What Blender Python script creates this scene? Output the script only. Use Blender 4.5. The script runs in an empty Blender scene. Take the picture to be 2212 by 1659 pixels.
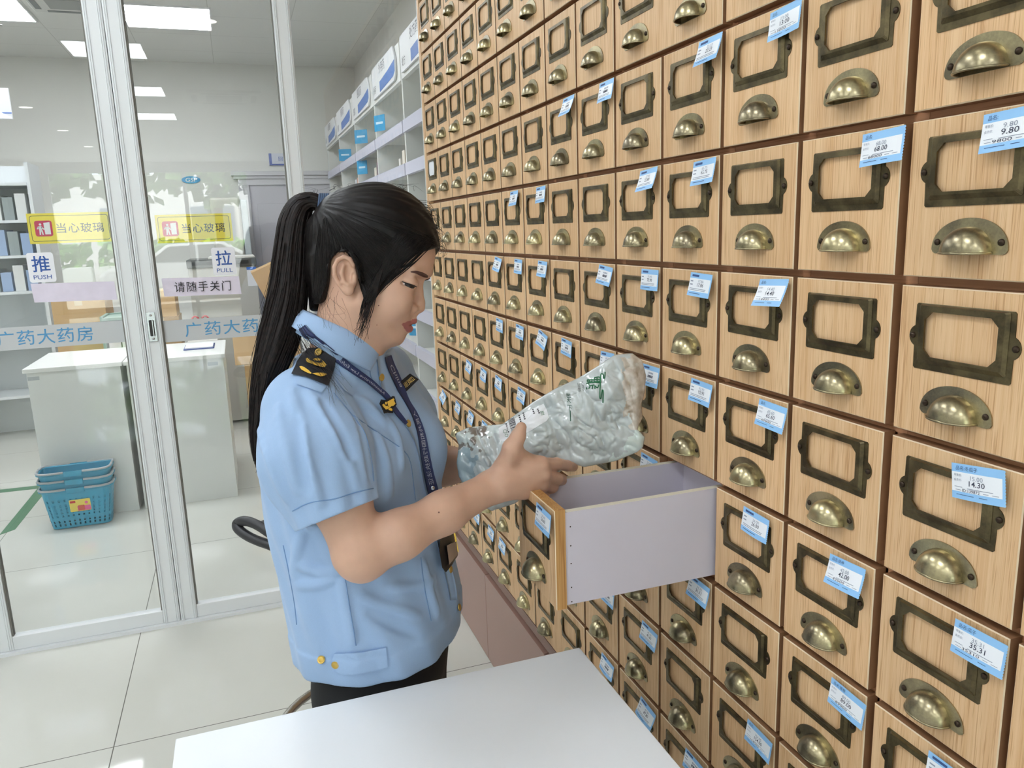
import bpy, bmesh, math, random
import numpy as np
from mathutils import Vector, Matrix
from math import pi, sin, cos, radians
random.seed(7)
sc = bpy.context.scene
COL = sc.collection

# ------------------------------------------------------------------ camera
# world: +X towards the near end of the drawer wall, +Y into the drawer wall, +Z up, metres
RC = np.array([[0.33370915, 0.03362517, 0.94207619],
               [0.17622995, 0.97951966, -0.0973871],
               [-0.92605681, 0.198521, 0.32094891]])          # rows: right, down, forward in (X, -Z, Y)
CAM = np.array([1.3888, -0.7082, 1.4985])
FPX = 1665.0
cam = bpy.data.cameras.new('camera')
cam.sensor_width = 36.0
cam.lens = 36.0 * FPX / 2212.0
cam.clip_start = 0.02
cam.clip_end = 200
camo = bpy.data.objects.new('camera', cam)
COL.objects.link(camo)
def _v(r): return Vector((r[0], r[2], -r[1]))
cr, cd, cf = _v(RC[0]), _v(RC[1]), _v(RC[2])
m = Matrix((( cr.x, -cd.x, -cf.x, CAM[0]), (cr.y, -cd.y, -cf.y, CAM[1]), (cr.z, -cd.z, -cf.z, CAM[2]), (0, 0, 0, 1)))
camo.matrix_world = m
sc.camera = camo
def ray(px, py):
    d = np.array([(px - 1106.0) / FPX, (py - 829.5) / FPX, 1.0]) @ RC
    return np.array([d[0], d[2], -d[1]])
def at(px, py, x=None, y=None, z=None):
    """world point seen at a photo pixel, on the plane X=x, Y=y or Z=z"""
    d = ray(px, py)
    if x is not None: s = (x - CAM[0]) / d[0]
    elif y is not None: s = (y - CAM[1]) / d[1]
    else: s = (z - CAM[2]) / d[2]
    return CAM + s * d

# ------------------------------------------------------------------ world, exposure, daylight
sc.view_settings.view_transform = 'Standard'
sc.view_settings.look = 'None'
sc.view_settings.gamma = 1.0
sc.view_settings.use_curve_mapping = False
sc.view_settings.exposure = 0.12
sc.cycles.use_denoising = True
sc.cycles.max_bounces = 12
sc.cycles.transparent_max_bounces = 24
sc.cycles.caustics_reflective = False
sc.cycles.caustics_refractive = False
sc.cycles.sample_clamp_indirect = 6.0
W = bpy.data.worlds.new('sky')
sc.world = W
W.use_nodes = True
bg = W.node_tree.nodes['Background']
bg.inputs[0].default_value = (0.80, 0.91, 1.0, 1)
bg.inputs[1].default_value = 10.0
sun = bpy.data.lights.new('sun', 'SUN'); sun.energy = 22.0; sun.angle = 0.01; sun.color = (1.0, 0.96, 0.9)
suno = bpy.data.objects.new('sun', sun); COL.objects.link(suno)
suno.rotation_euler = Vector((0.35, 0.45, -0.82)).to_track_quat('-Z', 'Y').to_euler()      # high sun behind the shop, on the street only

# ------------------------------------------------------------------ materials
def lin(c):
    return tuple((v / 255 / 12.92 if v / 255 <= 0.04045 else ((v / 255 + 0.055) / 1.055) ** 2.4) for v in c)
MATS = {}
def mat(name, rgb, rough=0.5, metal=0.0, spec=0.5, alpha=1.0, trans=0.0, coat=0.0, noise=None, bump=None, sheen=0.0, sss=0.0, emit=None):
    """noise=(scale, amount) tone variation; bump=(scale, strength, distance)"""
    if name in MATS: return MATS[name]
    M = bpy.data.materials.new(name); M.use_nodes = True
    nt = M.node_tree; b = nt.nodes['Principled BSDF']
    c = lin(rgb)
    b.inputs['Base Color'].default_value = (*c, 1)
    b.inputs['Roughness'].default_value = rough
    b.inputs['Metallic'].default_value = metal
    b.inputs['Specular IOR Level'].default_value = spec
    b.inputs['Alpha'].default_value = alpha
    b.inputs['Transmission Weight'].default_value = trans
    b.inputs['Coat Weight'].default_value = coat
    b.inputs['Sheen Weight'].default_value = sheen
    if sss:
        b.inputs['Subsurface Weight'].default_value = sss
        b.inputs['Subsurface Radius'].default_value = (1.0, 0.35, 0.2)
        b.inputs['Subsurface Scale'].default_value = 0.006
    if emit:
        b.inputs['Emission Color'].default_value = (*lin(emit[0]), 1)
        b.inputs['Emission Strength'].default_value = emit[1]
    if noise or bump:
        tc = nt.nodes.new('ShaderNodeTexCoord')
    if noise:
        n = nt.nodes.new('ShaderNodeTexNoise'); n.inputs['Scale'].default_value = noise[0]; n.inputs['Detail'].default_value = 4
        nt.links.new(tc.outputs['Object'], n.inputs['Vector'])
        r = nt.nodes.new('ShaderNodeValToRGB')
        a = noise[1]
        r.color_ramp.elements[0].color = (*[v * (1 - a) for v in c], 1); r.color_ramp.elements[0].position = 0.3
        r.color_ramp.elements[1].color = (*[min(1, v * (1 + a)) for v in c], 1); r.color_ramp.elements[1].position = 0.7
        nt.links.new(n.outputs[0], r.inputs[0]); nt.links.new(r.outputs[0], b.inputs['Base Color'])
    if bump:
        n2 = nt.nodes.new('ShaderNodeTexNoise'); n2.inputs['Scale'].default_value = bump[0]; n2.inputs['Detail'].default_value = 3
        nt.links.new(tc.outputs['Object'], n2.inputs['Vector'])
        bp = nt.nodes.new('ShaderNodeBump'); bp.inputs['Strength'].default_value = bump[1]; bp.inputs['Distance'].default_value = bump[2]
        nt.links.new(n2.outputs[0], bp.inputs['Height']); nt.links.new(bp.outputs[0], b.inputs['Normal'])
    MATS[name] = M
    return M

def wood(name, light, dark, rough=0.5, axis='Z', fine=1.0):
    """straight grained veneer; the grain runs along one object axis and shifts from board to board"""
    M = bpy.data.materials.new(name); M.use_nodes = True
    nt = M.node_tree; b = nt.nodes['Principled BSDF']; L = nt.links.new
    tc = nt.nodes.new('ShaderNodeTexCoord'); oi = nt.nodes.new('ShaderNodeObjectInfo')
    mul = nt.nodes.new('ShaderNodeMath'); mul.operation = 'MULTIPLY'; mul.inputs[1].default_value = 37.0
    L(oi.outputs['Random'], mul.inputs[0])
    add = nt.nodes.new('ShaderNodeVectorMath'); add.operation = 'ADD'
    L(tc.outputs['Object'], add.inputs[0]); L(mul.outputs[0], add.inputs[1])
    s = {'Z': (1, 1, 0.007), 'X': (0.007, 1, 1), 'Y': (1, 0.007, 1)}[axis]
    mp = nt.nodes.new('ShaderNodeMapping'); mp.inputs['Scale'].default_value = s
    L(add.outputs[0], mp.inputs['Vector'])
    n1 = nt.nodes.new('ShaderNodeTexNoise'); n1.inputs['Scale'].default_value = 420 * fine; n1.inputs['Detail'].default_value = 3
    n2 = nt.nodes.new('ShaderNodeTexNoise'); n2.inputs['Scale'].default_value = 60 * fine; n2.inputs['Detail'].default_value = 2
    s2 = {'Z': (1, 1, 0.02), 'X': (0.02, 1, 1), 'Y': (1, 0.02, 1)}[axis]
    mp2 = nt.nodes.new('ShaderNodeMapping'); mp2.inputs['Scale'].default_value = s2
    L(add.outputs[0], mp2.inputs['Vector'])
    n3 = nt.nodes.new('ShaderNodeTexNoise'); n3.inputs['Scale'].default_value = 750 * fine; n3.inputs['Detail'].default_value = 1
    L(mp.outputs[0], n1.inputs['Vector']); L(mp.outputs[0], n2.inputs['Vector']); L(mp2.outputs[0], n3.inputs['Vector'])
    r1 = nt.nodes.new('ShaderNodeValToRGB')
    r1.color_ramp.elements[0].position = 0.34; r1.color_ramp.elements[1].position = 0.62
    r1.color_ramp.elements[0].color = (*lin(dark), 1); r1.color_ramp.elements[1].color = (*lin(light), 1)
    m1 = nt.nodes.new('ShaderNodeMath'); m1.operation = 'MULTIPLY_ADD'; m1.inputs[1].default_value = 0.55
    m2 = nt.nodes.new('ShaderNodeMath'); m2.operation = 'MULTIPLY'; m2.inputs[1].default_value = 0.45
    L(n2.outputs[0], m2.inputs[0]); L(n1.outputs[0], m1.inputs[0]); L(m2.outputs[0], m1.inputs[2]); L(m1.outputs[0], r1.inputs[0])
    r3 = nt.nodes.new('ShaderNodeValToRGB')
    r3.color_ramp.elements[0].position = 0.30; r3.color_ramp.elements[1].position = 0.44
    r3.color_ramp.elements[0].color = (0.74, 0.64, 0.54, 1); r3.color_ramp.elements[1].color = (1, 1, 1, 1)
    L(n3.outputs[0], r3.inputs[0])
    mx = nt.nodes.new('ShaderNodeMix'); mx.data_type = 'RGBA'; mx.blend_type = 'MULTIPLY'; mx.inputs[0].default_value = 1.0
    L(r1.outputs[0], mx.inputs[6]); L(r3.outputs[0], mx.inputs[7])
    # each board a slightly different tone
    hs = nt.nodes.new('ShaderNodeHueSaturation')
    mr = nt.nodes.new('ShaderNodeMapRange'); mr.inputs[3].default_value = 0.94; mr.inputs[4].default_value = 1.05
    L(oi.outputs['Random'], mr.inputs[0]); L(mr.outputs[0], hs.inputs['Value']); L(mx.outputs[2], hs.inputs['Color'])
    L(hs.outputs[0], b.inputs['Base Color'])
    b.inputs['Roughness'].default_value = rough
    b.inputs['Specular IOR Level'].default_value = 0.35
    MATS[name] = M
    return M

def glass(name, tint=(0.972, 0.98, 0.977)):
    M = bpy.data.materials.new(name); M.use_nodes = True
    nt = M.node_tree; nt.nodes.clear(); L = nt.links.new
    o = nt.nodes.new('ShaderNodeOutputMaterial'); t = nt.nodes.new('ShaderNodeBsdfTransparent'); g = nt.nodes.new('ShaderNodeBsdfGlossy')
    mx = nt.nodes.new('ShaderNodeMixShader')
    # Schlick's law on either face of the sheet: 0.045 + 0.955 (1 - |cos|)^5
    ge = nt.nodes.new('ShaderNodeNewGeometry'); dt = nt.nodes.new('ShaderNodeVectorMath'); dt.operation = 'DOT_PRODUCT'
    L(ge.outputs['Normal'], dt.inputs[0]); L(ge.outputs['Incoming'], dt.inputs[1])
    ab = nt.nodes.new('ShaderNodeMath'); ab.operation = 'ABSOLUTE'; L(dt.outputs['Value'], ab.inputs[0])
    om = nt.nodes.new('ShaderNodeMath'); om.operation = 'SUBTRACT'; om.inputs[0].default_value = 1.0; L(ab.outputs[0], om.inputs[1])
    pw = nt.nodes.new('ShaderNodeMath'); pw.operation = 'POWER'; pw.inputs[1].default_value = 5.0; L(om.outputs[0], pw.inputs[0])
    fr = nt.nodes.new('ShaderNodeMath'); fr.operation = 'MULTIPLY_ADD'; fr.inputs[1].default_value = 0.955; fr.inputs[2].default_value = 0.045; L(pw.outputs[0], fr.inputs[0])
    t.inputs[0].default_value = (*tint, 1); g.inputs['Roughness'].default_value = 0.0
    L(fr.outputs[0], mx.inputs[0]); L(t.outputs[0], mx.inputs[1]); L(g.outputs[0], mx.inputs[2]); L(mx.outputs[0], o.inputs[0])
    MATS[name] = M
    return M

# ------------------------------------------------------------------ mesh helpers
class MB:
    def __init__(s): s.v = []; s.f = []; s.mi = []; s.sm = []
    def add(s, vs, fs, mi=0, smooth=False):
        k = len(s.v); s.v += [tuple(map(float, p)) for p in vs]
        s.f += [tuple(i + k for i in f) for f in fs]
        s.mi += [mi] * len(fs); s.sm += [smooth] * len(fs)
        return s
    def box(s, x0, x1, y0, y1, z0, z1, mi=0):
        x0, x1 = min(x0, x1), max(x0, x1); y0, y1 = min(y0, y1), max(y0, y1); z0, z1 = min(z0, z1), max(z0, z1)
        v = [(x, y, z) for z in (z0, z1) for y in (y0, y1) for x in (x0, x1)]
        return s.add(v, [(0, 2, 3, 1), (4, 5, 7, 6), (0, 1, 5, 4), (2, 6, 7, 3), (0, 4, 6, 2), (1, 3, 7, 5)], mi)
    def prism(s, poly, d, M=None, mi=0, smooth=False):
        """poly in local xy extruded along local z from 0 to d, mapped by 4x4 M"""
        n = len(poly)
        v = [(p[0], p[1], 0) for p in poly] + [(p[0], p[1], d) for p in poly]
        if M is not None: v = [tuple(M @ Vector(p)) for p in v]
        f = [tuple(range(n))[::-1], tuple(range(n, 2 * n))] + [(i, (i + 1) % n, n + (i + 1) % n, n + i) for i in range(n)]
        return s.add(v, f, mi, smooth)
    def tube(s, path, rad, n=10, closed=False, mi=0, caps=True):
        P = [Vector(p) for p in path]; m_ = len(P)
        R = rad if hasattr(rad, '__len__') else [rad] * m_
        vs = []; up = None
        for i, p in enumerate(P):
            if closed: t = (P[(i + 1) % m_] - P[i - 1]).normalized()
            else: t = (P[min(i + 1, m_ - 1)] - P[max(i - 1, 0)]).normalized()
            if up is None:
                up = Vector((0, 0, 1)) if abs(t.z) < 0.9 else Vector((1, 0, 0))
            a = t.cross(up)
            if a.length < 1e-6: a = t.orthogonal()
            a.normalize(); b = a.cross(t).normalized(); up = b
            for k in range(n):
                q = 2 * pi * k / n
                vs.append(p + (a * cos(q) + b * sin(q)) * R[i])
        fs = []
        for i in range(m_ if closed else m_ - 1):
            j = (i + 1) % m_
            for k in range(n):
                fs.append((i * n + k, i * n + (k + 1) % n, j * n + (k + 1) % n, j * n + k))
        if caps and not closed:
            fs.append(tuple(range(n))[::-1]); fs.append(tuple((m_ - 1) * n + k for k in range(n)))
        return s.add(vs, fs, mi, True)
    def grid(s, pts, nu, nv, mi=0, smooth=True, cu=False, cv=False):
        fs = []
        for i in range(nu if cu else nu - 1):
            for j in range(nv if cv else nv - 1):
                a = i * nv + j; b = ((i + 1) % nu) * nv + j; c = ((i + 1) % nu) * nv + (j + 1) % nv; d = i * nv + (j + 1) % nv
                fs.append((a, b, c, d))
        return s.add(pts, fs, mi, smooth)
    def lathe(s, prof, c, axis='Z', n=24, mi=0):
        vs = []
        for r, h in prof:
            for k in range(n):
                q = 2 * pi * k / n
                a, b = r * cos(q), r * sin(q)
                vs.append({'Z': (c[0] + a, c[1] + b, c[2] + h), 'Y': (c[0] + a, c[1] + h, c[2] + b), 'X': (c[0] + h, c[1] + a, c[2] + b)}[axis])
        fs = []
        for i in range(len(prof) - 1):
            for k in range(n):
                fs.append((i * n + k, i * n + (k + 1) % n, (i + 1) * n + (k + 1) % n, (i + 1) * n + k))
        return s.add(vs, fs, mi, True)
    def mesh(s, name, mats, bevel=0, seg=2, fix=True):
        me = bpy.data.meshes.new(name)
        me.from_pydata(s.v, [], s.f)
        for M in (mats if isinstance(mats, (list, tuple)) else [mats]): me.materials.append(M)
        me.polygons.foreach_set('material_index', s.mi)
        me.polygons.foreach_set('use_smooth', s.sm)
        if bevel or fix:
            bm = bmesh.new(); bm.from_mesh(me)
            if fix: bmesh.ops.recalc_face_normals(bm, faces=bm.faces)
            if bevel:
                es = [e for e in bm.edges if len(e.link_faces) == 2 and e.calc_face_angle(0) > 0.6]
                bmesh.ops.bevel(bm, geom=es, offset=bevel, segments=seg, affect='EDGES', profile=0.6)
            bm.to_mesh(me); bm.free()
        me.update()
        return me
    def build(s, name, mats, parent=None, bevel=0, seg=2, fix=True, loc=None):
        o = bpy.data.objects.new(name, s.mesh(name, mats, bevel, seg, fix))
        COL.objects.link(o)
        if parent is not None: o.parent = parent
        if loc is not None: o.location = loc
        return o
def tag(o, label=None, cat=None, group=None, kind=None):
    if label: o['label'] = label
    if cat: o['category'] = cat
    if group: o['group'] = group
    if kind: o['kind'] = kind
    return o
def thing(name, label, cat, loc=(0, 0, 0), rz=0.0, group=None):
    o = bpy.data.objects.new(name, None); COL.objects.link(o)
    o.empty_display_size = 0.05
    o.location = loc; o.rotation_euler = (0, 0, rz)
    return tag(o, label, cat, group)
def boxo(name, x0, x1, y0, y1, z0, z1, M, parent=None, bevel=0.0):
    return MB().box(x0, x1, y0, y1, z0, z1).build(name, M, parent, bevel)
def struct(o): o['kind'] = 'structure'; return o
def copyo(o, parent=None):
    c = o.copy(); COL.objects.link(c)
    if parent is not None: c.parent = parent
    return c
TEXTC = {}
def text_mesh(body, size=1.0, bold=0.0, space=1.0, align='LEFT', res=3, shear=0.0):
    """letters as flat mesh data in local xy, cap height about size*0.7"""
    cu = bpy.data.curves.new('letters', 'FONT')
    cu.body = body; cu.size = size; cu.space_character = space; cu.align_x = align; cu.resolution_u = res; cu.shear = shear
    cu.offset = bold; cu.fill_mode = 'FRONT'
    o = bpy.data.objects.new('letters', cu); COL.objects.link(o)
    dg = bpy.context.evaluated_depsgraph_get()
    me = bpy.data.meshes.new_from_object(o.evaluated_get(dg))
    vs = np.array([v.co[:] for v in me.vertices]).reshape(-1, 3); fs = [tuple(p.vertices) for p in me.polygons]
    bpy.data.objects.remove(o); bpy.data.curves.remove(cu); bpy.data.meshes.remove(me)
    return vs, fs
def text_fit(body, w=None, h=None, bold=0.0, space=1.0, res=3):
    """letters scaled so their bounding box is w by h (either may be None), origin at the box's lower left"""
    vs, fs = text_mesh(body, 1.0, bold, space, res=res)
    lo, hi = vs.min(0), vs.max(0); d = hi - lo
    k = (w / d[0] if w else h / d[1]); kx = k; ky = (h / d[1] if h else k)
    q = (vs - lo) * np.array([kx, ky, 1])
    return q, fs
def put(mb, vf, M, mi=0):
    vs, fs = vf
    mb.add([tuple(M @ Vector((p[0], p[1], 0))) for p in vs], fs, mi)
    return mb
def rrect(w, h, r, n=5, x=0, y=0):
    """rounded rectangle polygon with lower left at x, y"""
    out = []
    for cx, cy, a in ((x + w - r, y + r, -pi / 2), (x + w - r, y + h - r, 0), (x + r, y + h - r, pi / 2), (x + r, y + r, pi)):
        for k in range(n + 1):
            q = a + pi / 2 * k / n
            out.append((cx + r * cos(q), cy + r * sin(q)))
    return out
def frameM(o, ex, ey):
    ex = Vector(ex); ey = Vector(ey); ez = ex.cross(ey)
    return Matrix(((ex.x, ey.x, ez.x, o[0]), (ex.y, ey.y, ez.y, o[1]), (ex.z, ey.z, ez.z, o[2]), (0, 0, 0, 1)))
# ------------------------------------------------------------------ shell of the two rooms
XG = -1.745            # plane of the glass partition
CEIL1, CEIL2 = 3.14, 3.1401
FAR, NEAR, LEFT, RIGHT = -6.95, 13.8, -5.0, 0.60
WHITEWALL = mat('wall_paint', (232, 231, 226), 0.75, noise=(1.5, 0.02))

def tile_floor():
    M = bpy.data.materials.new('polished_tile'); M.use_nodes = True
    nt = M.node_tree; b = nt.nodes['Principled BSDF']; L = nt.links.new
    tc = nt.nodes.new('ShaderNodeTexCoord'); sp = nt.nodes.new('ShaderNodeSeparateXYZ'); L(tc.outputs['Object'], sp.inputs[0])
    def joint(out, off):
        a = nt.nodes.new('ShaderNodeMath'); a.operation = 'ADD'; a.inputs[1].default_value = off + 40.0; L(out, a.inputs[0])
        d = nt.nodes.new('ShaderNodeMath'); d.operation = 'PINGPONG'; d.inputs[1].default_value = 0.4; L(a.outputs[0], d.inputs[0])
        c = nt.nodes.new('ShaderNodeMath'); c.operation = 'LESS_THAN'; c.inputs[1].default_value = 0.0016; L(d.outputs[0], c.inputs[0])
        return c.outputs[0]
    jx = joint(sp.outputs[0], 0.98); jy = joint(sp.outputs[1], 1.202)
    mx = nt.nodes.new('ShaderNodeMath'); mx.operation = 'MAXIMUM'; L(jx, mx.inputs[0]); L(jy, mx.inputs[1])
    n = nt.nodes.new('ShaderNodeTexNoise'); n.inputs['Scale'].default_value = 3.0; n.inputs['Detail'].default_value = 5
    L(tc.outputs['Object'], n.inputs['Vector'])
    r = nt.nodes.new('ShaderNodeValToRGB'); r.color_ramp.elements[0].color = (*lin((204, 204, 195)), 1); r.color_ramp.elements[1].color = (*lin((214, 214, 207)), 1)
    L(n.outputs[0], r.inputs[0])
    mix = nt.nodes.new('ShaderNodeMix'); mix.data_type = 'RGBA'; L(mx.outputs[0], mix.inputs[0]); L(r.outputs[0], mix.inputs[6])
    mix.inputs[7].default_value = (*lin((95, 92, 84)), 1); L(mix.outputs[2], b.inputs['Base Color'])
    rr = nt.nodes.new('ShaderNodeMath'); rr.operation = 'MULTIPLY_ADD'; rr.inputs[1].default_value = 0.5; rr.inputs[2].default_value = 0.045
    L(mx.outputs[0], rr.inputs[0]); L(rr.outputs[0], b.inputs['Roughness'])
    return M
fl = boxo('floor', FAR - 0.1, NEAR + 0.05, LEFT - 0.1, RIGHT + 0.1, -0.06, 0.0, tile_floor()); struct(fl)

def ceil_mat():
    M = bpy.data.materials.new('ceiling_tile'); M.use_nodes = True
    nt = M.node_tree; b = nt.nodes['Principled BSDF']; L = nt.links.new
    tc = nt.nodes.new('ShaderNodeTexCoord'); br = nt.nodes.new('ShaderNodeTexBrick')
    mp = nt.nodes.new('ShaderNodeMapping'); mp.inputs['Location'].default_value = (0.45, 0.13, 0)
    L(tc.outputs['Object'], mp.inputs[0]); L(mp.outputs[0], br.inputs['Vector'])
    br.offset = 0.0; br.inputs['Scale'].default_value = 1.0; br.inputs['Brick Width'].default_value = 0.6; br.inputs['Row Height'].default_value = 0.6
    br.inputs['Mortar Size'].default_value = 0.003
    br.inputs['Color1'].default_value = (*lin((233, 233, 229)), 1); br.inputs['Color2'].default_value = (*lin((231, 231, 227)), 1)
    br.inputs['Mortar'].default_value = (*lin((206, 206, 201)), 1)
    L(br.outputs[0], b.inputs['Base Color']); b.inputs['Roughness'].default_value = 0.6
    return M
CM = ceil_mat()
struct(boxo('ceiling', FAR - 0.1, XG - 0.05, LEFT - 0.1, RIGHT + 0.1, CEIL2, CEIL2 + 0.1, CM))
struct(boxo('ceiling', XG - 0.05, NEAR + 0.1, LEFT - 0.1, RIGHT + 0.1, CEIL1, CEIL1 + 0.49, CM))
struct(boxo('wall_right', FAR - 0.1, NEAR + 0.1, RIGHT, RIGHT + 0.1, 0, CEIL2 + 0.1, WHITEWALL))
struct(boxo('wall_left', FAR - 0.1, NEAR + 0.1, LEFT - 0.1, LEFT, 0, CEIL2 + 0.1, WHITEWALL))
struct(boxo('wall_back', FAR - 0.1, FAR, LEFT, RIGHT, 0, CEIL2, WHITEWALL))
wf = MB().box(NEAR, NEAR + 0.15, LEFT, -4.3, 0, CEIL1).box(NEAR, NEAR + 0.15, -0.25, RIGHT, 0, CEIL1).box(NEAR, NEAR + 0.15, -4.3, -0.25, 3.0, CEIL1)
struct(wf.build('wall_front', WHITEWALL))
ALU = mat('white_aluminium', (226, 229, 231), 0.32, noise=(2.0, 0.015))
CLEAR = glass('clear_glass')
# shop front: three framed panes open to the street
wn = bpy.data.objects.new('window_2', None); COL.objects.link(wn); wn.location = (NEAR + 0.08, -1.85, 0); struct(wn)
fr = MB()
for y in (-4.3, -2.99, -1.66, -0.33): fr.box(-0.03, 0.03, y + 1.85, y + 1.93, 0, 3.0)
fr.box(-0.03, 0.03, -2.45, 1.6, 0, 0.1).box(-0.03, 0.03, -2.45, 1.6, 2.92, 3.0)
fr.build('window_frame', ALU, wn)
MB().box(-0.004, 0.004, -2.4, 1.56, 0.1, 2.92).build('pane', CLEAR, wn)

# ------------------------------------------------------------------ glass partition with sliding doors
def door(n, y0, y1, pull_side):
    d = bpy.data.objects.new('door_%d' % n, None); COL.objects.link(d); d.location = (XG, y0, 0); struct(d)
    w = y1 - y0
    def stile(a, b_):
        s = MB().box(-0.02, 0.02, a, b_, 0.012, 2.70)
        for q in (0.16, 0.84): s.box(0.02, 0.0215, a + (b_ - a) * q - 0.0035, a + (b_ - a) * q + 0.0035, 0.012, 2.70)
        return s.build('stile', ALU, d, 0.003)
    sw = 0.062
    stile(0.001, sw); stile(w - sw, w - 0.001)
    MB().box(-0.018, 0.018, sw, w - sw, 0.012, 0.066).build('bottom_rail', ALU, d, 0.003)
    MB().box(-0.018, 0.018, sw, w - sw, 2.62, 2.70).build('top_rail', ALU, d, 0.003)
    MB().box(-0.003, 0.003, sw - 0.005, w - sw + 0.005, 0.06, 2.63).build('pane', CLEAR, d)
    g = MB()
    for a in (sw, w - sw): g.box(-0.012, 0.012, a - 0.005, a + 0.005, 0.06, 2.62)
    g.build('rubber_gasket', mat('gasket', (120, 118, 112), 0.7), d)
    return d
YS = -1.056
d1 = door(1, YS - 0.64, YS, 1)
d2 = door(2, YS, YS + 0.62, 0)
# flush pull let into the meeting stile of the second door
lk = thing('flush_pull', 'chrome recessed flush pull set in the white sliding door stile', 'handle', (XG + 0.0225, YS + 0.03, 1.185))
MB().prism(rrect(0.03, 0.108, 0.003, 3, -0.015, -0.054), 0.003, frameM((0, 0, 0), (0, 1, 0), (0, 0, 1))).build('plate', mat('satin_chrome', (170, 172, 176), 0.25, 1.0), lk, 0.001)
MB().prism(rrect(0.017, 0.06, 0.003, 3, -0.0085, -0.034), 0.001, frameM((0.0031, 0, 0), (0, 1, 0), (0, 0, 1))).build('recess', mat('dark_recess', (38, 36, 36), 0.5), lk)
MB().box(0.003, 0.0075, 0.0015, 0.006, -0.034, 0.026).build('finger_bar', MATS['satin_chrome'], lk, 0.001)
for z in (0.043, -0.043):
    MB().lathe([(0.0, 0.0015), (0.004, 0.0012), (0.005, 0)], (0.003, 0, z), 'X', 12).build('screw', MATS['satin_chrome'], lk)
# fixed light and the post beside the drawer wall
fx = bpy.data.objects.new('window_1', None); COL.objects.link(fx); fx.location = (XG, YS + 0.62, 0); struct(fx)
MB().box(-0.003, 0.003, 0.0, 0.49, 0.06, 2.63).build('pane', CLEAR, fx)
MB().box(-0.02, 0.02, 0.003, 0.49, 0.012, 0.066).build('bottom_rail', ALU, fx, 0.003)
po = MB().box(XG - 0.03, XG + 0.03, 0.045, 0.075, 0, CEIL1).box(XG - 0.025, XG + 0.045, 0.075, 0.17, 0, CEIL1)
struct(po.build('trim_1', ALU, None, 0.003))
struct(MB().box(XG - 0.045, XG + 0.03, LEFT, 0.60, 2.70, 2.80).box(XG - 0.03, XG + 0.02, LEFT, 0.6, 2.70, 3.14).build('trim_2', ALU))
struct(MB().box(XG - 0.045, XG + 0.036, LEFT, 0.04, 0.0, 0.012).build('trim_3', ALU))
# next fixed pane to the left, mostly out of the frame
f3 = bpy.data.objects.new('window_3', None); COL.objects.link(f3); f3.location = (XG, LEFT, 0); struct(f3)
yl = YS - 0.64 - LEFT
MB().box(-0.003, 0.003, 0, yl - 0.05, 0.06, 2.63).build('pane', CLEAR, f3)
MB().box(-0.02, 0.02, yl - 0.06, yl - 0.003, 0.012, 2.7).build('stile', ALU, f3, 0.003)
struct(boxo('wall_partition', XG - 0.02, XG + 0.02, 0.17, RIGHT, 0, CEIL1, WHITEWALL))

# stickers and paper on the glass
XF = XG + 0.0042       # on the near face
XB = XG - 0.0052       # on the far face
MP = lambda x, y, z: frameM((x, y, z), (0, 1, 0), (0, 0, 1))
FROST = bpy.data.materials.new('frosted_film'); FROST.use_nodes = True
FROST.node_tree.nodes['Principled BSDF'].inputs['Base Color'].default_value = (*lin((200, 203, 205)), 1)
FROST.node_tree.nodes['Principled BSDF'].inputs['Alpha'].default_value = 0.93
FROST.node_tree.nodes['Principled BSDF'].inputs['Roughness'].default_value = 0.6
SHOPBLUE = mat('shop_blue', (84, 150, 196), 0.5)
def band(y0, y1, z0, z1, ty, tz, tw, door_, nm):
    b = thing('frosted_band', nm, 'glass film', (XF, y0, z0), group='frosted name bands across the sliding doors')
    MB().prism(rrect(y1 - y0, z1 - z0, 0.0005, 1), 0.0004, MP(0, 0, 0)).build('film', FROST, b)
    m_ = MB(); put(m_, text_fit('广药大药房', w=tw, h=0.054, bold=0.006, space=1.12), MP(0.0008, ty - y0, tz - z0))
    m_.build('lettering', SHOPBLUE, b)
band(YS - 0.64 + 0.062, YS - 0.064, 1.135, 1.215, -1.527, 1.148, 0.302, d1, 'grey frosted band on the left sliding door with blue shop lettering')
band(YS + 0.064, YS + 0.556, 1.122, 1.203, -0.917, 1.136, 0.330, d2, 'grey frosted band on the right sliding door, partly behind her hair')

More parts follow.
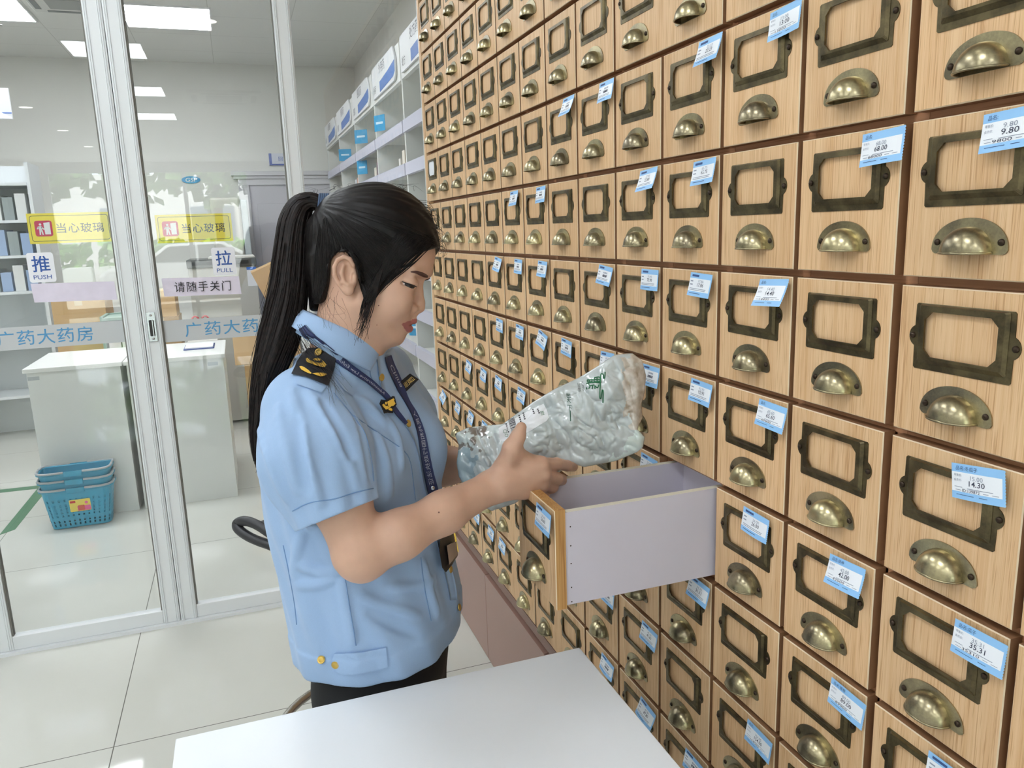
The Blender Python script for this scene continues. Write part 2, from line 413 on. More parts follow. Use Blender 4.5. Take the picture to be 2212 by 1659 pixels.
def warn(y, z, w, h, nm):
    b = thing('warning_sticker', nm, 'sign', (XB, y, z), group='yellow mind the glass stickers')
    MB().prism(rrect(w, h, 0.001, 1), 0.0003, MP(0, 0, 0)).build('sheet', mat('sign_yellow', (246, 226, 66), 0.35), b)
    outer = rrect(w - 0.016, h - 0.016, 0.008, 6, 0.008, 0.008); inner = rrect(w - 0.019, h - 0.019, 0.007, 6, 0.0095, 0.0095)
    n = len(outer); m_ = MB(); Q = MP(0.0006, 0, 0)
    m_.add([tuple(Q @ Vector((*p, 0))) for p in outer + inner], [(i, (i + 1) % n, n + (i + 1) % n, n + i) for i in range(n)])
    m_.build('border_line', mat('sign_ink', (40, 48, 62), 0.5), b)
    s = 0.054
    MB().prism(rrect(s, s, 0.008, 5, 0.021, (h - s) / 2), 0.0003, MP(0.0006, 0, 0)).build('red_panel', mat('sign_red', (206, 52, 92), 0.5), b)
    p = MB(); Q = MP(0.0012, 0.021, (h - s) / 2)
    def poly(pts): p.add([tuple(Q @ Vector((x * s, y_ * s, 0))) for x, y_ in pts], [tuple(range(len(pts)))])
    poly([(0.55, 0.12), (0.88, 0.12), (0.88, 0.9), (0.52, 0.86)])
    poly([(0.33 + 0.075 * cos(k * pi / 6), 0.76 + 0.075 * sin(k * pi / 6)) for k in range(12)])
    poly([(0.18, 0.64), (0.42, 0.66), (0.40, 0.38), (0.24, 0.38)])
    poly([(0.38, 0.64), (0.44, 0.58), (0.56, 0.46), (0.52, 0.41), (0.36, 0.54)])
    poly([(0.18, 0.64), (0.10, 0.48), (0.15, 0.45), (0.26, 0.58)])
    poly([(0.24, 0.40), (0.34, 0.40), (0.30, 0.10), (0.22, 0.10)])
    poly([(0.33, 0.40), (0.42, 0.40), (0.47, 0.10), (0.39, 0.10)])
    p.build('pictogram', mat('sign_white', (244, 244, 246), 0.5), b)
    m_ = MB(); put(m_, text_fit('当心玻璃', w=w - 0.114, h=0.034, bold=0.004, space=1.12), MP(0.0006, 0.088, h / 2 - 0.017))
    m_.build('lettering', MATS['sign_ink'], b)
warn(-1.381, 1.499, 0.262, 0.104, 'yellow glass warning sticker on the left door above the PUSH plate')
warn(-0.974, 1.486, 0.262, 0.102, 'yellow glass warning sticker on the right door above the PULL plate')

def plate(y, z, ch, en, nm):
    b = thing('door_plate', nm, 'sign', (XF, y, z))
    MB().prism(rrect(0.083, 0.103, 0.009, 5), 0.0006, MP(0, 0, 0)).build('sheet', mat('plate_white', (236, 236, 242), 0.4), b)
    m_ = MB(); put(m_, text_fit(ch, w=0.056, h=0.056, bold=0.01), MP(0.0012, 0.0135, 0.036))
    put(m_, text_fit(en, h=0.0145, w=0.056), MP(0.0012, 0.0135, 0.011))
    m_.build('lettering', mat('plate_blue', (44, 84, 158), 0.5), b)
plate(-1.398, 1.366, '推', 'PUSH', 'white plate reading PUSH on the left sliding door')
plate(-0.795, 1.360, '拉', 'PULL', 'white plate reading PULL on the right sliding door')
PAPER = mat('lilac_paper', (224, 216, 232), 0.7, noise=(30, 0.03))
def strip(y, z, w, h, txt, nm):
    b = thing('paper_strip', nm, 'paper notice', (XF, y, z))
    nu, nv = 24, 5; pts = []
    for i in range(nu):
        for j in range(nv):
            u, v = i / (nu - 1), j / (nv - 1)
            pts.append((0.0012 + 0.0010 * sin(9 * u + 3 * v) * sin(2.2 * v + 4 * u), u * w + 0.003 * v * -1, v * h - 0.006 * u))
    MB().grid(pts, nu, nv).build('sheet', PAPER, b)
    if txt:
        m_ = MB(); put(m_, text_fit(txt, w=0.196, h=0.038, space=1.15), frameM((0.0034, 0.038, 0.014), (0, 1, -0.022), (0, 0.02, 1)))
        m_.build('lettering', mat('black_ink', (35, 33, 40), 0.6), b)
strip(-1.394, 1.297, 0.264, 0.066, None, 'blank lilac paper strip taped under the PUSH plate')
strip(-0.973, 1.292, 0.270, 0.067, '请随手关门', 'lilac paper strip with black writing taped under the PULL plate')

# ------------------------------------------------------------------ ceiling lamps
GLOW = mat('lamp_diffuser', (255, 255, 255), 0.5, emit=((246, 250, 255), 12.5))
GLOW1 = mat('lamp_diffuser_near', (255, 255, 255), 0.5, emit=((243, 249, 255), 15.0))
GLOW2 = mat('downlight_diffuser', (255, 255, 255), 0.5, emit=((255, 252, 246), 12.0))
TRIMW = mat('lamp_frame', (240, 240, 240), 0.4)
def panel(x, y, z, w, d, nm, g):
    t = thing('ceiling_light', nm, 'ceiling light', (x, y, z), group=g)
    fr = MB()
    for a in ((-w / 2 - 0.012, -w / 2, -d / 2 - 0.012, d / 2 + 0.012), (w / 2, w / 2 + 0.012, -d / 2 - 0.012, d / 2 + 0.012),
              (-w / 2, w / 2, -d / 2 - 0.012, -d / 2), (-w / 2, w / 2, d / 2, d / 2 + 0.012)):
        fr.box(*a, -0.012, 0)
    fr.build('frame', TRIMW, t)
    MB().box(-w / 2, w / 2, -d / 2, d / 2, -0.009, 0).build('diffuser', GLOW1 if x > XG else GLOW, t)
def downlight(x, y, z, nm, g):
    t = thing('downlight', nm, 'ceiling light', (x, y, z), group=g)
    MB().lathe([(0.078, 0), (0.09, 0), (0.088, -0.008), (0.076, -0.004)], (0, 0, 0), 'Z', 24).build('frame', TRIMW, t)
    MB().lathe([(0.0, -0.003), (0.077, -0.003)], (0, 0, 0), 'Z', 24).build('diffuser', GLOW2, t)
G2 = 'square lamp panels in the ceiling beyond the glass'
panel(-5.33, -1.02, CEIL2, 0.62, 0.60, 'bright lamp panel right of the door stile, in the ceiling beyond the glass', G2)
panel(-5.33, -2.25, CEIL2, 0.60, 0.60, 'bright lamp panel at the top left corner, beyond the glass', G2)
panel(-3.30, -1.15, CEIL2, 0.60, 1.16, 'added unseen lamp panel above the white counters', G2)  # this and the next two panels are unseen, added to light the far room
panel(-3.30, -3.0, CEIL2, 0.60, 1.16, 'added unseen lamp panel above the left of the far room', G2)
panel(-3.30, 0.0 - 2.0, CEIL2, 0.60, 0.6, 'added unseen lamp panel above the shopping baskets', G2)
G1 = 'lamps in the ceiling of the near room'
k = 0
for x in (-0.7, 1.1, 3.02, 5.06, 7.0):  # first two positions are unseen, added for more light
    for y in (-1.60, -3.6):  # left row is unseen, added so the near room gets enough light
        nth = ('first', 'second', 'third', 'fourth', 'fifth', 'sixth', 'seventh')[k // 2]; k += 1
        panel(x, y, CEIL1, 0.60, 0.60, '%s lamp panel from glass doors in the %s row of the near ceiling' % (nth, 'drawer side' if y > -2 else 'added left'), G1)
for i, (x, y, nm) in enumerate(((-0.9, -0.75, 'in front of the right glass door'), (0.4, -0.75, 'above the woman'), (1.9, -0.75, 'above the white desk'), (-0.3, -2.6, 'left of the stool'),
        (4.2, -2.95, 'first of the row leading to the shop front'), (6.4, -2.95, 'second of the row leading to the shop front'), (8.6, -2.95, 'third of the row leading to the shop front'),
        (10.8, -2.95, 'fourth of the row leading to the shop front'), (13.0, -2.95, 'at the shop front'))):
    downlight(x, y, CEIL1, 'round downlight ' + nm, 'round downlights')
# ------------------------------------------------------------------ room beyond the glass
LAM = mat('white_laminate', (228, 228, 224), 0.35, noise=(3, 0.015))
def counter(x0, y0, y1, nm, notch):
    t = thing('counter', nm, 'counter', (x0, (y0 + y1) / 2, 0), group='white counters beyond the glass')
    h = (y1 - y0) / 2
    MB().box(-0.62, 0.02, -h - 0.012, h + 0.012, 0.832, 0.855).build('worktop', LAM, t, 0.003)
    MB().box(-0.018, 0, -h, h, 0.0, 0.832).build('front_panel', mat('counter_front', (222, 223, 220), 0.22, noise=(3, 0.01)), t, 0.002)
    for s in (-h, h - 0.018): MB().box(-0.6, -0.018, s, s + 0.018, 0.0, 0.832).build('side_panel', LAM, t, 0.002)
    MB().prism(rrect(0.055, 0.02, 0.001, 1, notch, 0.79), 0.0006, frameM((0, 0, 0), (0, 1, 0), (0, 0, 1))).build('asset_label', mat('label_grey', (176, 180, 182), 0.5), t)
counter(-3.25, -1.815, -1.365, 'white counter standing left of the door stile, behind the blue baskets', -0.222)
counter(-3.25, -1.335, -0.835, 'white counter standing right of the door stile, beyond the right door', 0.165)
nb = thing('folder', 'dark blue folder lying on the right white counter', 'folder', (-3.60, -0.97, 0.855))
MB().box(-0.11, 0.11, -0.085, 0.085, 0.0, 0.006).build('cover', mat('folder_blue', (52, 70, 138), 0.5), nb, 0.002)
MB().box(-0.10, 0.10, -0.078, 0.078, 0.006, 0.012).build('papers', mat('paper_white', (236, 236, 238), 0.7), nb)

# shopping baskets, three nested
BLUE = mat('basket_blue', (44, 152, 186), 0.4)
GREYH = mat('basket_handle', (170, 176, 180), 0.4)
def basket(z, nm, sticker):
    t = thing('shopping_basket', nm, 'basket', (-3.148, -1.632, z), group='nested blue shopping baskets')
    H = 0.215
    def ring(k, off=0.0):
        w, d = 0.285 + 0.055 * k + off, 0.115 + 0.04 * k + off
        return [(p[1], p[0]) for p in rrect(w, d, 0.035, 4, -w / 2, -d / 2)]
    base = ring(0)
    per = 96
    def sample(k, off=0.0):
        P = [Vector(p) for p in ring(k, off)]; P.append(P[0])
        ls = [0.0]
        for a, b_ in zip(P, P[1:]): ls.append(ls[-1] + (b_ - a).length)
        out = []; j = 0
        for i in range(per):
            q = ls[-1] * i / per
            while ls[j + 1] < q: j += 1
            out.append(P[j].lerp(P[j + 1], (q - ls[j]) / max(1e-9, ls[j + 1] - ls[j])))
        return out
    lev = [0, .06, .12, .15, .21, .27, .30, .36, .39, .45, .48, .54, .57, .63, .70, .76, .82, 1.0]
    holes = {1, 3, 6, 8, 10, 12, 14}
    vs = []
    for l in lev:
        vs += [(p.x, p.y, l * H) for p in sample(l)]
    fs = []
    for i in range(len(lev) - 1):
        for k in range(per):
            if i in holes and k % 3 == 1 and not (i in (8,) and False): continue
            fs.append((i * per + k, i * per + (k + 1) % per, (i + 1) * per + (k + 1) % per, (i + 1) * per + k))
    fs.append(tuple(range(per)))
    o = MB().add(vs, fs).build('tub', BLUE, t)
    md = o.modifiers.new('thick', 'SOLIDIFY'); md.thickness = 0.0025; md.offset = -1
    rim = [(p.x, p.y, H) for p in sample(1.0, 0.008)]
    MB().tube(rim, 0.007, 8, closed=True).build('rim', BLUE, t)
    for s in (1, -1):
        hp = []
        for q in np.linspace(0, 1, 13):
            # handle lies folded down outside the rim, open in the middle
            y = (-1 if q < .5 else 1) * 0
        for e in (-1, 1):
            pth = [(s * 0.086, e * 0.045, H + 0.006), (s * 0.088, e * 0.12, H + 0.006), (s * 0.082, e * 0.158, H + 0.008), (s * 0.06, e * 0.174, H + 0.010), (s * 0.01, e * 0.176, H + 0.012)]
            MB().tube(pth, 0.0065, 8).build('handle', GREYH, t)
        MB().prism(rrect(0.085, 0.028, 0.004, 2, -0.0425, -0.014), 0.006, frameM((s * 0.083, 0, H - 0.004), (0, s, 0), (0, 0, 1))).build('grip_tab', BLUE, t, 0.001)
    if sticker:
        st = MB().prism(rrect(0.10, 0.068, 0.003, 2, -0.04, -0.03), 0.0006, frameM((0.0695, 0.0, 0.118), (0, 1, 0), (0.1, 0, 0.995)))
        st = st.build('sticker', mat('sticker_yellow', (236, 214, 96), 0.4), t)
        m1 = MB(); Q = frameM((0.0707, 0, 0.118), (0, 1, 0), (0.1, 0, 0.995))
        m1.prism(rrect(0.062, 0.028, 0.003, 2, -0.004, -0.027), 0.0004, Q)
        m1.build('pink_patch', mat('sticker_pink', (226, 96, 150), 0.4), st)
        MB().prism(rrect(0.03, 0.03, 0.003, 2, 0.0, -0.026), 0.0004, frameM((0.0713, 0, 0.118), (0, 1, 0), (0.1, 0, 0.995))).build('red_patch', mat('sticker_orange', (206, 84, 62), 0.4), st)
        MB().prism(rrect(0.026, 0.012, 0.002, 2, -0.036, 0.02), 0.0004, Q).build('red_badge', mat('sticker_red', (196, 50, 56), 0.4), st)
        MB().lathe([(0, 0), (0.008, 0)], (0.0735, 0.041, 0.135), 'X', 10).build('flower', MATS['sticker_pink'], st)
basket(0.004, 'blue shopping basket at the bottom of the stack, with a yellow and pink sticker', True)
basket(0.050, 'blue shopping basket in the middle of the stack of three', False)
basket(0.096, 'blue shopping basket on top of the stack of three', False)

# green tape on the floor
GT = mat('green_tape', (76, 122, 92), 0.5)
def tape(pts, nm):
    o = MB().prism(pts, 0.0008, Matrix.Translation((0, 0, 0.0005))).build('floor_tape', GT); tag(o, nm, 'floor tape', 'green tape lines on the floor')
tape([(-3.14, -2.03), (-3.20, -1.97), (-4.02, -1.955), (-4.02, -2.02)], 'green floor tape running back from the shopping baskets')
tape([(-3.95, -2.02), (-4.02, -2.02), (-4.08, -3.2), (-4.01, -3.2)], 'green floor tape running left along the tiles')

# far double door
DM = mat('door_lilac', (205, 202, 209), 0.5)
dr = bpy.data.objects.new('door_3', None); COL.objects.link(dr); dr.location = (FAR, -0.10, 0); struct(dr)
MB().box(0, 0.03, -0.42, 0.42, 0, 2.0).build('door_leaf', DM, dr)
m_ = MB()
for z0, z1 in ((0.15, 0.85), (1.0, 1.82)):
    for y0, y1 in ((-0.36, -0.03), (0.03, 0.36)):
        m_.box(0.03, 0.036, y0, y1, z0, z1)
m_.build('raised_panel', DM, dr, 0.004)
m_ = MB().box(0, 0.05, -0.52, -0.42, 0, 2.0).box(0, 0.05, 0.42, 0.52, 0, 2.0).box(0, 0.05, -0.52, 0.52, 2.0, 2.06)
m_.box(0, 0.065, -0.56, 0.56, 2.06, 2.09).box(0, 0.085, -0.58, 0.58, 2.09, 2.13)
m_.build('door_frame', mat('door_frame_lilac', (212, 210, 214), 0.5), dr, 0.003)
MB().box(0.03, 0.045, -0.01, 0.01, 0.95, 1.1).build('door_handle', MATS['satin_chrome'], dr)
# small sign over the door
sg = thing('wall_sign', 'small white sign with a blue square over the far lilac door', 'sign', (FAR + 0.001, -0.195, 2.25))
MB().box(0, 0.02, -0.11, 0.16, -0.06, 0.055).build('board', mat('sign_blue', (98, 112, 178), 0.5), sg, 0.002)
MB().box(0.02, 0.023, -0.085, 0.16, -0.045, 0.055).build('face', mat('sign_face', (216, 218, 230), 0.5), sg)
m_ = MB(); put(m_, text_fit('回', h=0.042, w=0.042), frameM((0.0238, -0.02, -0.02), (0, 1, 0), (0, 0, 1))); m_.build('lettering', mat('mid_blue', (86, 118, 190), 0.5), sg)
# blue oval badge further left on the far wall
gp = thing('oval_badge', 'blue oval badge with white letters beside the door stile', 'sign', (FAR + 0.001, -1.05, 2.06))
pts = [(0.085 * cos(k * pi / 16) , 0.034 * sin(k * pi / 16)) for k in range(32)]
MB().prism(pts, 0.01, frameM((0, 0, 0), (0, 1, 0), (0, 0, 1))).build('board', mat('badge_blue', (78, 162, 214), 0.4), gp, 0.001)
m_ = MB(); put(m_, text_fit('GSP', w=0.105, h=0.036, bold=0.01), frameM((0.0108, -0.052, -0.018), (0, 1, 0), (0.0, 0.15, 1))); m_.build('lettering', MATS['sign_white'], gp)

# hanging sign under the ceiling
hs = thing('hanging_sign', 'white hanging sign with blue characters at the upper left, beyond the glass', 'sign', (-5.4, -2.36, 2.40))
MB().box(-0.01, 0.01, -0.25, 0.21, 0.0, 0.215).build('board', mat('sign_board_white', (244, 245, 250), 0.4), hs, 0.003)
m_ = MB(); put(m_, text_fit('冷链药品', w=0.285, h=0.042, space=1.1), frameM((0.0112, -0.215, 0.140), (0, 1, 0), (0, 0, 1)))
put(m_, text_fit('储存专区', w=0.285, h=0.042, space=1.1), frameM((0.0112, -0.205, 0.082), (0, 1, 0), (0, 0, 1)))
m_.build('lettering', mat('sky_blue_ink', (96, 150, 222), 0.5), hs)
MB().box(0.0102, 0.0112, -0.25, 0.21, 0.038, 0.046).build('blue_line', mat('line_blue', (70, 120, 206), 0.5), hs)
for y in (-0.2, 0.14): MB().box(-0.004, 0.004, y - 0.005, y + 0.005, 0.215, CEIL2 - 2.40).build('hanger', mat('clear_rod', (215, 217, 216), 0.3), hs)
sp_ = thing('sprinkler', 'small sprinkler head hanging from the far ceiling above the sign', 'sprinkler', (-5.55, -2.18, CEIL2))
MB().tube([(0, 0, 0), (0, 0, -0.06)], 0.006, 8).tube([(0, 0, -0.06), (0, 0, -0.064)], 0.024, 12).build('head', mat('sprinkler_metal', (150, 150, 146), 0.4, 0.8), sp_)
def cassette(x, y, nm):
    t = thing('air_conditioner', nm, 'air conditioner', (x, y, CEIL1 if x > 0 else CEIL2), group='ceiling air units')
    MB().box(-0.4, 0.4, -0.4, 0.4, -0.034, 0).build('cover', mat('unit_white', (222, 222, 218), 0.5), t, 0.012)
    MB().box(-0.2, 0.2, -0.2, 0.2, -0.04, -0.03).build('grille', mat('unit_grille', (160, 162, 160), 0.6), t)
    for a in ((-0.36, -0.30, -0.25, 0.25), (0.30, 0.36, -0.25, 0.25), (-0.25, 0.25, -0.36, -0.30), (-0.25, 0.25, 0.30, 0.36)):
        MB().box(*a, -0.038, -0.03).build('vent', mat('unit_vent', (130, 134, 134), 0.6), t)
    return t
a_ = cassette(-5.0, -1.64, 'ceiling air unit beyond the glass, left of the door stile'); a_.scale = (0.6, 0.6, 1)
cassette(5.3, -0.66, 'ceiling air unit of the near room, mirrored in the right glass door')

# chest freezer, tall unit, cartons, rack
fz = thing('freezer', 'grey freezer with a dark top rail and an energy label, behind the right counter', 'freezer', (-5.2, -0.82, 0))
MB().box(-0.55, 0, -0.255, 0.255, 0.02, 1.27).build('body', mat('freezer_grey', (188, 186, 178), 0.4), fz, 0.006)
MB().box(-0.55, 0.015, -0.26, 0.26, 1.27, 1.335).build('top_rail', mat('freezer_dark', (84, 84, 82), 0.35), fz, 0.006)
MB().box(0.016, 0.02, -0.22, 0.20, 1.292, 1.318).build('grip_slot', mat('slot_black', (26, 26, 28), 0.4), fz)
MB().box(-0.5, 0.0, -0.1, 0.25, 1.335, 1.35).build('lid', mat('lid_white', (224, 222, 216), 0.4), fz, 0.003)
lb = MB().box(0.001, 0.003, 0.18, 0.252, 1.11, 1.262).build('energy_label', mat('label_white', (232, 234, 240), 0.5), fz)
MB().box(0.003, 0.004, 0.18, 0.252, 1.24, 1.262).build('label_header', mat('label_blue', (70, 120, 206), 0.5), lb)
tu = thing('tall_cabinet', 'pale tall cabinet with a rounded edge, behind the grey freezer', 'cabinet', (-6.35, -0.73, 0))
MB().box(-0.3, 0, -0.16, 0.10, 0, 1.86).build('body', mat('tall_pale', (212, 208, 200), 0.4), tu, 0.03, 4)
MB().box(-0.26, -0.02, 0.105, 0.165, 0, 1.84).build('side_column', mat('column_grey', (196, 204, 206), 0.35), tu, 0.01)
CARD = mat('cardboard', (196, 160, 112), 0.8, noise=(6, 0.06))
CARD2 = mat('cardboard_light', (222, 184, 134), 0.8, noise=(6, 0.05))
def carton(x, y, z, w, d, h, rx, nm, M=CARD, marks=True, g='cartons beyond the glass'):
    t = thing('carton', nm, 'carton', (x, y, z), group=g); t.rotation_euler = (rx, 0, 0.0)
    MB().box(-d / 2, d / 2, -w / 2, w / 2, 0, h).build('box', M, t, 0.003)
    MB().box(-d / 2 - 0.001, d / 2 + 0.0012, -0.025, 0.025, h - 0.06, h + 0.001).build('tape', mat('carton_tape', (206, 186, 150), 0.35), t)
    if marks:
        m_ = MB()
        for k, (a, b_, c, e) in enumerate(((-.35, -.15, .2, .7), (-.05, .03, .25, .5), (.1, .2, .3, .42), (.25, .38, .2, .65))):
            m_.prism(rrect((b_ - a) * w, (e - c) * h * 0.4, 0.002, 1, a * w, c * h), 0.0006, frameM((d / 2, 0, 0), (0, 1, 0), (0, 0, 1)))
        m_.build('printing', mat('carton_ink', (140, 108, 76), 0.8), t)
carton(-4.76, -0.27, 0.93, 0.40, 0.30, 0.42, 0.40, 'brown carton leaning at an angle behind her ponytail')
carton(-4.60, -0.56, 0.60, 0.46, 0.40, 0.245, 0.0, 'pale open carton under the leaning brown carton', CARD2, False)
carton(-4.62, -0.42, 0.0, 0.62, 0.45, 0.598, 0.0, 'carton standing on the floor under the other two', CARD, False)
carton(-5.0, -1.80, 0.62, 0.34, 0.36, 0.50, 0.0, 'brown carton with a bottle shaped fold behind the PUSH plate', CARD, False)
carton(-5.0, -1.80, 0.0, 0.44, 0.42, 0.618, 0.0, 'carton on the floor under the one behind the PUSH plate', CARD, False)
carton(-5.2, -1.30, 0.92, 0.24, 0.32, 0.20, 0.0, 'small carton stacked behind the door stile', CARD2, False)
carton(-5.2, -1.30, 0.60, 0.26, 0.34, 0.318, 0.0, 'carton second from the top behind the door stile', CARD, False)
carton(-5.2, -1.30, 0.0, 0.30, 0.36, 0.598, 0.0, 'carton on the floor behind the door stile', CARD, False)
wb = thing('plastic_bag', 'white plastic bag between the leaning carton and her ponytail', 'bag', (-4.40, -0.40, 0.8455))
pts = []
for i in range(13):
    for j in range(20):
        a, b_ = pi * i / 12, 2 * pi * j / 20
        r = 0.085 * (1 + 0.12 * sin(3 * b_ + 2 * a) + 0.07 * sin(7 * a + b_))
        pts.append((r * sin(a) * cos(b_) * 0.8, r * sin(a) * sin(b_), 0.205 * cos(a) + 0.205))
MB().grid(pts, 13, 20, cv=True).build('bag_body', mat('bag_white', (240, 240, 240), 0.4), wb)
rk = thing('medicine_rack', 'low green rack of medicine boxes beside the door stile', 'rack', (-4.45, -1.45, 0))
GRN = mat('rack_green', (150, 172, 160), 0.5)
m_ = MB()
for y in (-0.16, 0.16): m_.box(-0.3, 0, y - 0.01, y + 0.01, 0, 1.0)
m_.box(-0.3, -0.28, -0.16, 0.16, 0, 1.0)
m_.build('rack_frame', GRN, rk)
for z in (0.3, 0.6, 0.78, 0.99): MB().box(-0.28, 0.004, -0.15, 0.15, z - 0.018, z).build('shelf', GRN, rk)
for i, (y, w, h, c) in enumerate(((-0.10, 0.075, 0.075, (236, 226, 222)), (-0.02, 0.07, 0.06, (240, 236, 230)), (0.075, 0.09, 0.11, (226, 220, 206)))):
    b = boxo('medicine_box', -4.62, -4.47, -1.45 + y - w / 2, -1.45 + y + w / 2, 0.7805, 0.7805 + h, mat('medbox_%d' % i, c, 0.5), None, 0.001)
    tag(b, ('cream medicine box at the left of the green rack', 'low white medicine box in the middle of the green rack', 'tall beige medicine box at the right of the green rack')[i], 'medicine box', 'medicine boxes in the green rack')
sc_ = thing('scissors', 'red handled scissors standing in front of the grey freezer', 'scissors', (-3.95, -0.965, 0.86))
RED = mat('scissor_red', (176, 44, 50), 0.4)
for s in (-1, 1):
    MB().tube([(0, s * 0.03 + 0.022 * cos(k * pi / 8), 0.12 + 0.028 * sin(k * pi / 8)) for k in range(16)], 0.006, 8, closed=True).build('finger_loop', RED, sc_)
MB().prism([(-0.008, 0.0), (0.008, 0.0), (0.03, 0.10), (0.02, 0.10), (0.0, 0.04), (-0.02, 0.10), (-0.03, 0.10)], 0.004, frameM((0, 0, 0), (0, 1, 0), (0, 0, 1))).build('blades', MATS['satin_chrome'], sc_)
tr_ = thing('pen_pot', 'pale desk tidy holding the red scissors, behind the right counter', 'desk tidy', (-3.95, -0.965, 0.0))
MB().box(-0.06, 0.06, -0.09, 0.09, 0, 0.855).build('stand', MATS['tall_pale'], tr_, 0.004)

# shelving along the left of the far room
def rack_left(x, y, nm):
    t = thing('storage_shelf', nm, 'shelf', (x, y, 0))
    WS = mat('shelf_white', (222, 226, 228), 0.4)
    m_ = MB()
    for a in (-0.6, 0.0, 0.6): m_.box(-0.18, 0.18, a - 0.012, a + 0.012, 0, 2.1)
    m_.box(-0.18, -0.165, -0.6, 0.6, 0, 2.1)
    m_.build('uprights', WS, t)
    for z in (0.35, 0.75, 1.15, 1.42, 1.68, 1.95): MB().box(-0.165, 0.2, -0.59, 0.59, z - 0.02, z).build('shelf', WS, t)
    return t
rack_left(-5.6, -2.72, 'white storage shelf with blue files at the left edge, beyond the glass')
FILEB = mat('file_blue', (150, 172, 206), 0.5); FILEW = mat('file_white', (226, 228, 226), 0.5); FILEG = mat('file_grey', (150, 160, 160), 0.5)
rng = random.Random(3)
for zi, z in enumerate((1.15, 1.42, 1.68)):
    for k in range(6):
        y = -2.66 + k * 0.085
        b = boxo('file_box', -5.72, -5.46, y, y + 0.07, z + 0.0005, z + 0.14 + 0.06 * rng.random(), rng.choice((FILEB, FILEW, FILEG)), None, 0.002)
        tag(b, 'upright file box, %s shelf at left edge, %s' % (('lowest filled', 'middle', 'upper')[zi], ('first from the left end', 'second from the left end', 'third from the left end', 'third from the right end', 'second from the right end', 'first from the right end')[k]), 'file', 'file boxes on the left storage shelf')

# wall shelving beside the right wall
SH = mat('shelf_unit_white', (233, 235, 232), 0.4)
STRIP = mat('price_strip', (206, 207, 224), 0.35)
BACK = mat('slat_back', (214, 216, 208), 0.5)
def bay(x0, x1, nm, k):
    t = thing('shelf_bay', nm, 'shelf unit', ((x0 + x1) / 2, 0.25, 0), group='white medicine shelf bays beyond the glass')
    h = (x1 - x0) / 2; m_ = MB()
    for a in (-h + 0.007, h - 0.007): m_.box(a - 0.006, a + 0.006, 0, 0.33, 0, 2.52)
    m_.build('uprights', SH, t)
    MB().box(-h + 0.002, h - 0.002, 0.315, 0.33, 0, 2.52).build('back_board', BACK, t)
    MB().box(-h + 0.012, h - 0.012, -0.004, 0.02, 2.32, 2.52).build('header', SH, t)
    for z in (0.55, 0.80, 1.03, 1.27, 1.51, 1.84, 2.07):
        MB().box(-h + 0.012, h - 0.012, 0.02, 0.315, z, z + 0.018).build('shelf_board', SH, t)
        MB().box(-h + 0.014, h - 0.014, -0.012, 0.012, z - 0.03, z + 0.035).build('price_strip', STRIP, t)
    MB().box(-h + 0.012, h - 0.012, 0.0, 0.315, 0.0, 0.5).build('base_cupboard', SH, t)
    # sign plate on the header with a curved corner and a blue field
    pl = MB(); s = h - 0.08
    poly = [(-s, -0.085), (s - 0.05, -0.085), (s - 0.015, -0.06), (s, -0.02), (s - 0.01, 0.04), (s - 0.06, 0.10), (-s, 0.10)]
    Q = frameM((0, -0.006, 2.425), (1, 0, 0), (0, 0, 1))
    plate_ = MB().prism(poly, 0.012, Q).build('sign_plate', mat('sign_plate_white', (240, 242, 244), 0.35), t, 0.002)
    blue = [(-s * 0.30, -0.075), (s - 0.06, -0.06), (s - 0.012, -0.04), (s - 0.006, 0.02), (s * 0.4, 0.0), (-s * 0.30, -0.015)]
    MB().prism(blue, 0.001, frameM((0, -0.0185, 2.425), (1, 0, 0), (0, 0, 1))).build('blue_field', mat('header_blue', (86, 128, 196), 0.4), plate_)
    w_ = MB()
    put(w_, text_fit(('处方药', '外用药', '感冒药', '肠胃药', '心脑药')[k], w=0.19, h=0.06), frameM((-0.12, -0.0186, 2.455), (1, 0, 0), (0, 0, 1)))
    put(w_, text_fit(('处方', '外用', '感冒', '肠胃', '心脑')[k], w=0.085, h=0.05), frameM((-s + 0.03, -0.0186, 2.365), (1, 0, 0), (0, 0, 1)))
    w_.build('lettering', mat('grey_ink', (120, 124, 132), 0.6), plate_)
BX = (-2.16, -3.06, -3.97, -4.87, -5.83, -6.77)
for k in range(5):
    bay(BX[k + 1], BX[k], ('nearest white medicine shelf bay, beside the drawer wall', 'second white medicine shelf bay from the drawer wall', 'third white medicine shelf bay from the drawer wall',
        'fourth white medicine shelf bay from the drawer wall', 'farthest white medicine shelf bay, next to the lilac door')[k], k)
CYAN = mat('wobbler_cyan', (56, 158, 208), 0.35)
for i, (x, z, rz) in enumerate(((-3.93, 2.20, 0.5), (-4.82, 2.22, 0.9), (-5.80, 2.18, 1.3), (-4.80, 1.99, 0.6), (-3.2, 0.93, 0.8))):
    t = thing('shelf_tag', 'small blue shelf tag sticking out %s' % ('at the top of the second bay', 'at the top of the third bay', 'at the top of the fourth bay, tilted', 'lower in the third bay', 'low down beside her shoulder')[i], 'shelf tag', (x, 0.236, z), rz, 'blue shelf tags')
    MB().box(0.0, 0.11, -0.001, 0.001, -0.05, 0.05).build('card', CYAN, t)
    MB().box(0.02, 0.09, -0.0016, -0.001, -0.006, 0.008).build('print', mat('tag_print', (206, 232, 246), 0.4), t)
rng = random.Random(11)
PCOL = [mat('pill_box_a', (238, 236, 230), 0.45), mat('pill_box_b', (232, 226, 212), 0.45), mat('pill_box_c', (96, 72, 88), 0.45), mat('pill_box_d', (214, 222, 230), 0.45), mat('pill_box_e', (208, 160, 140), 0.45)]
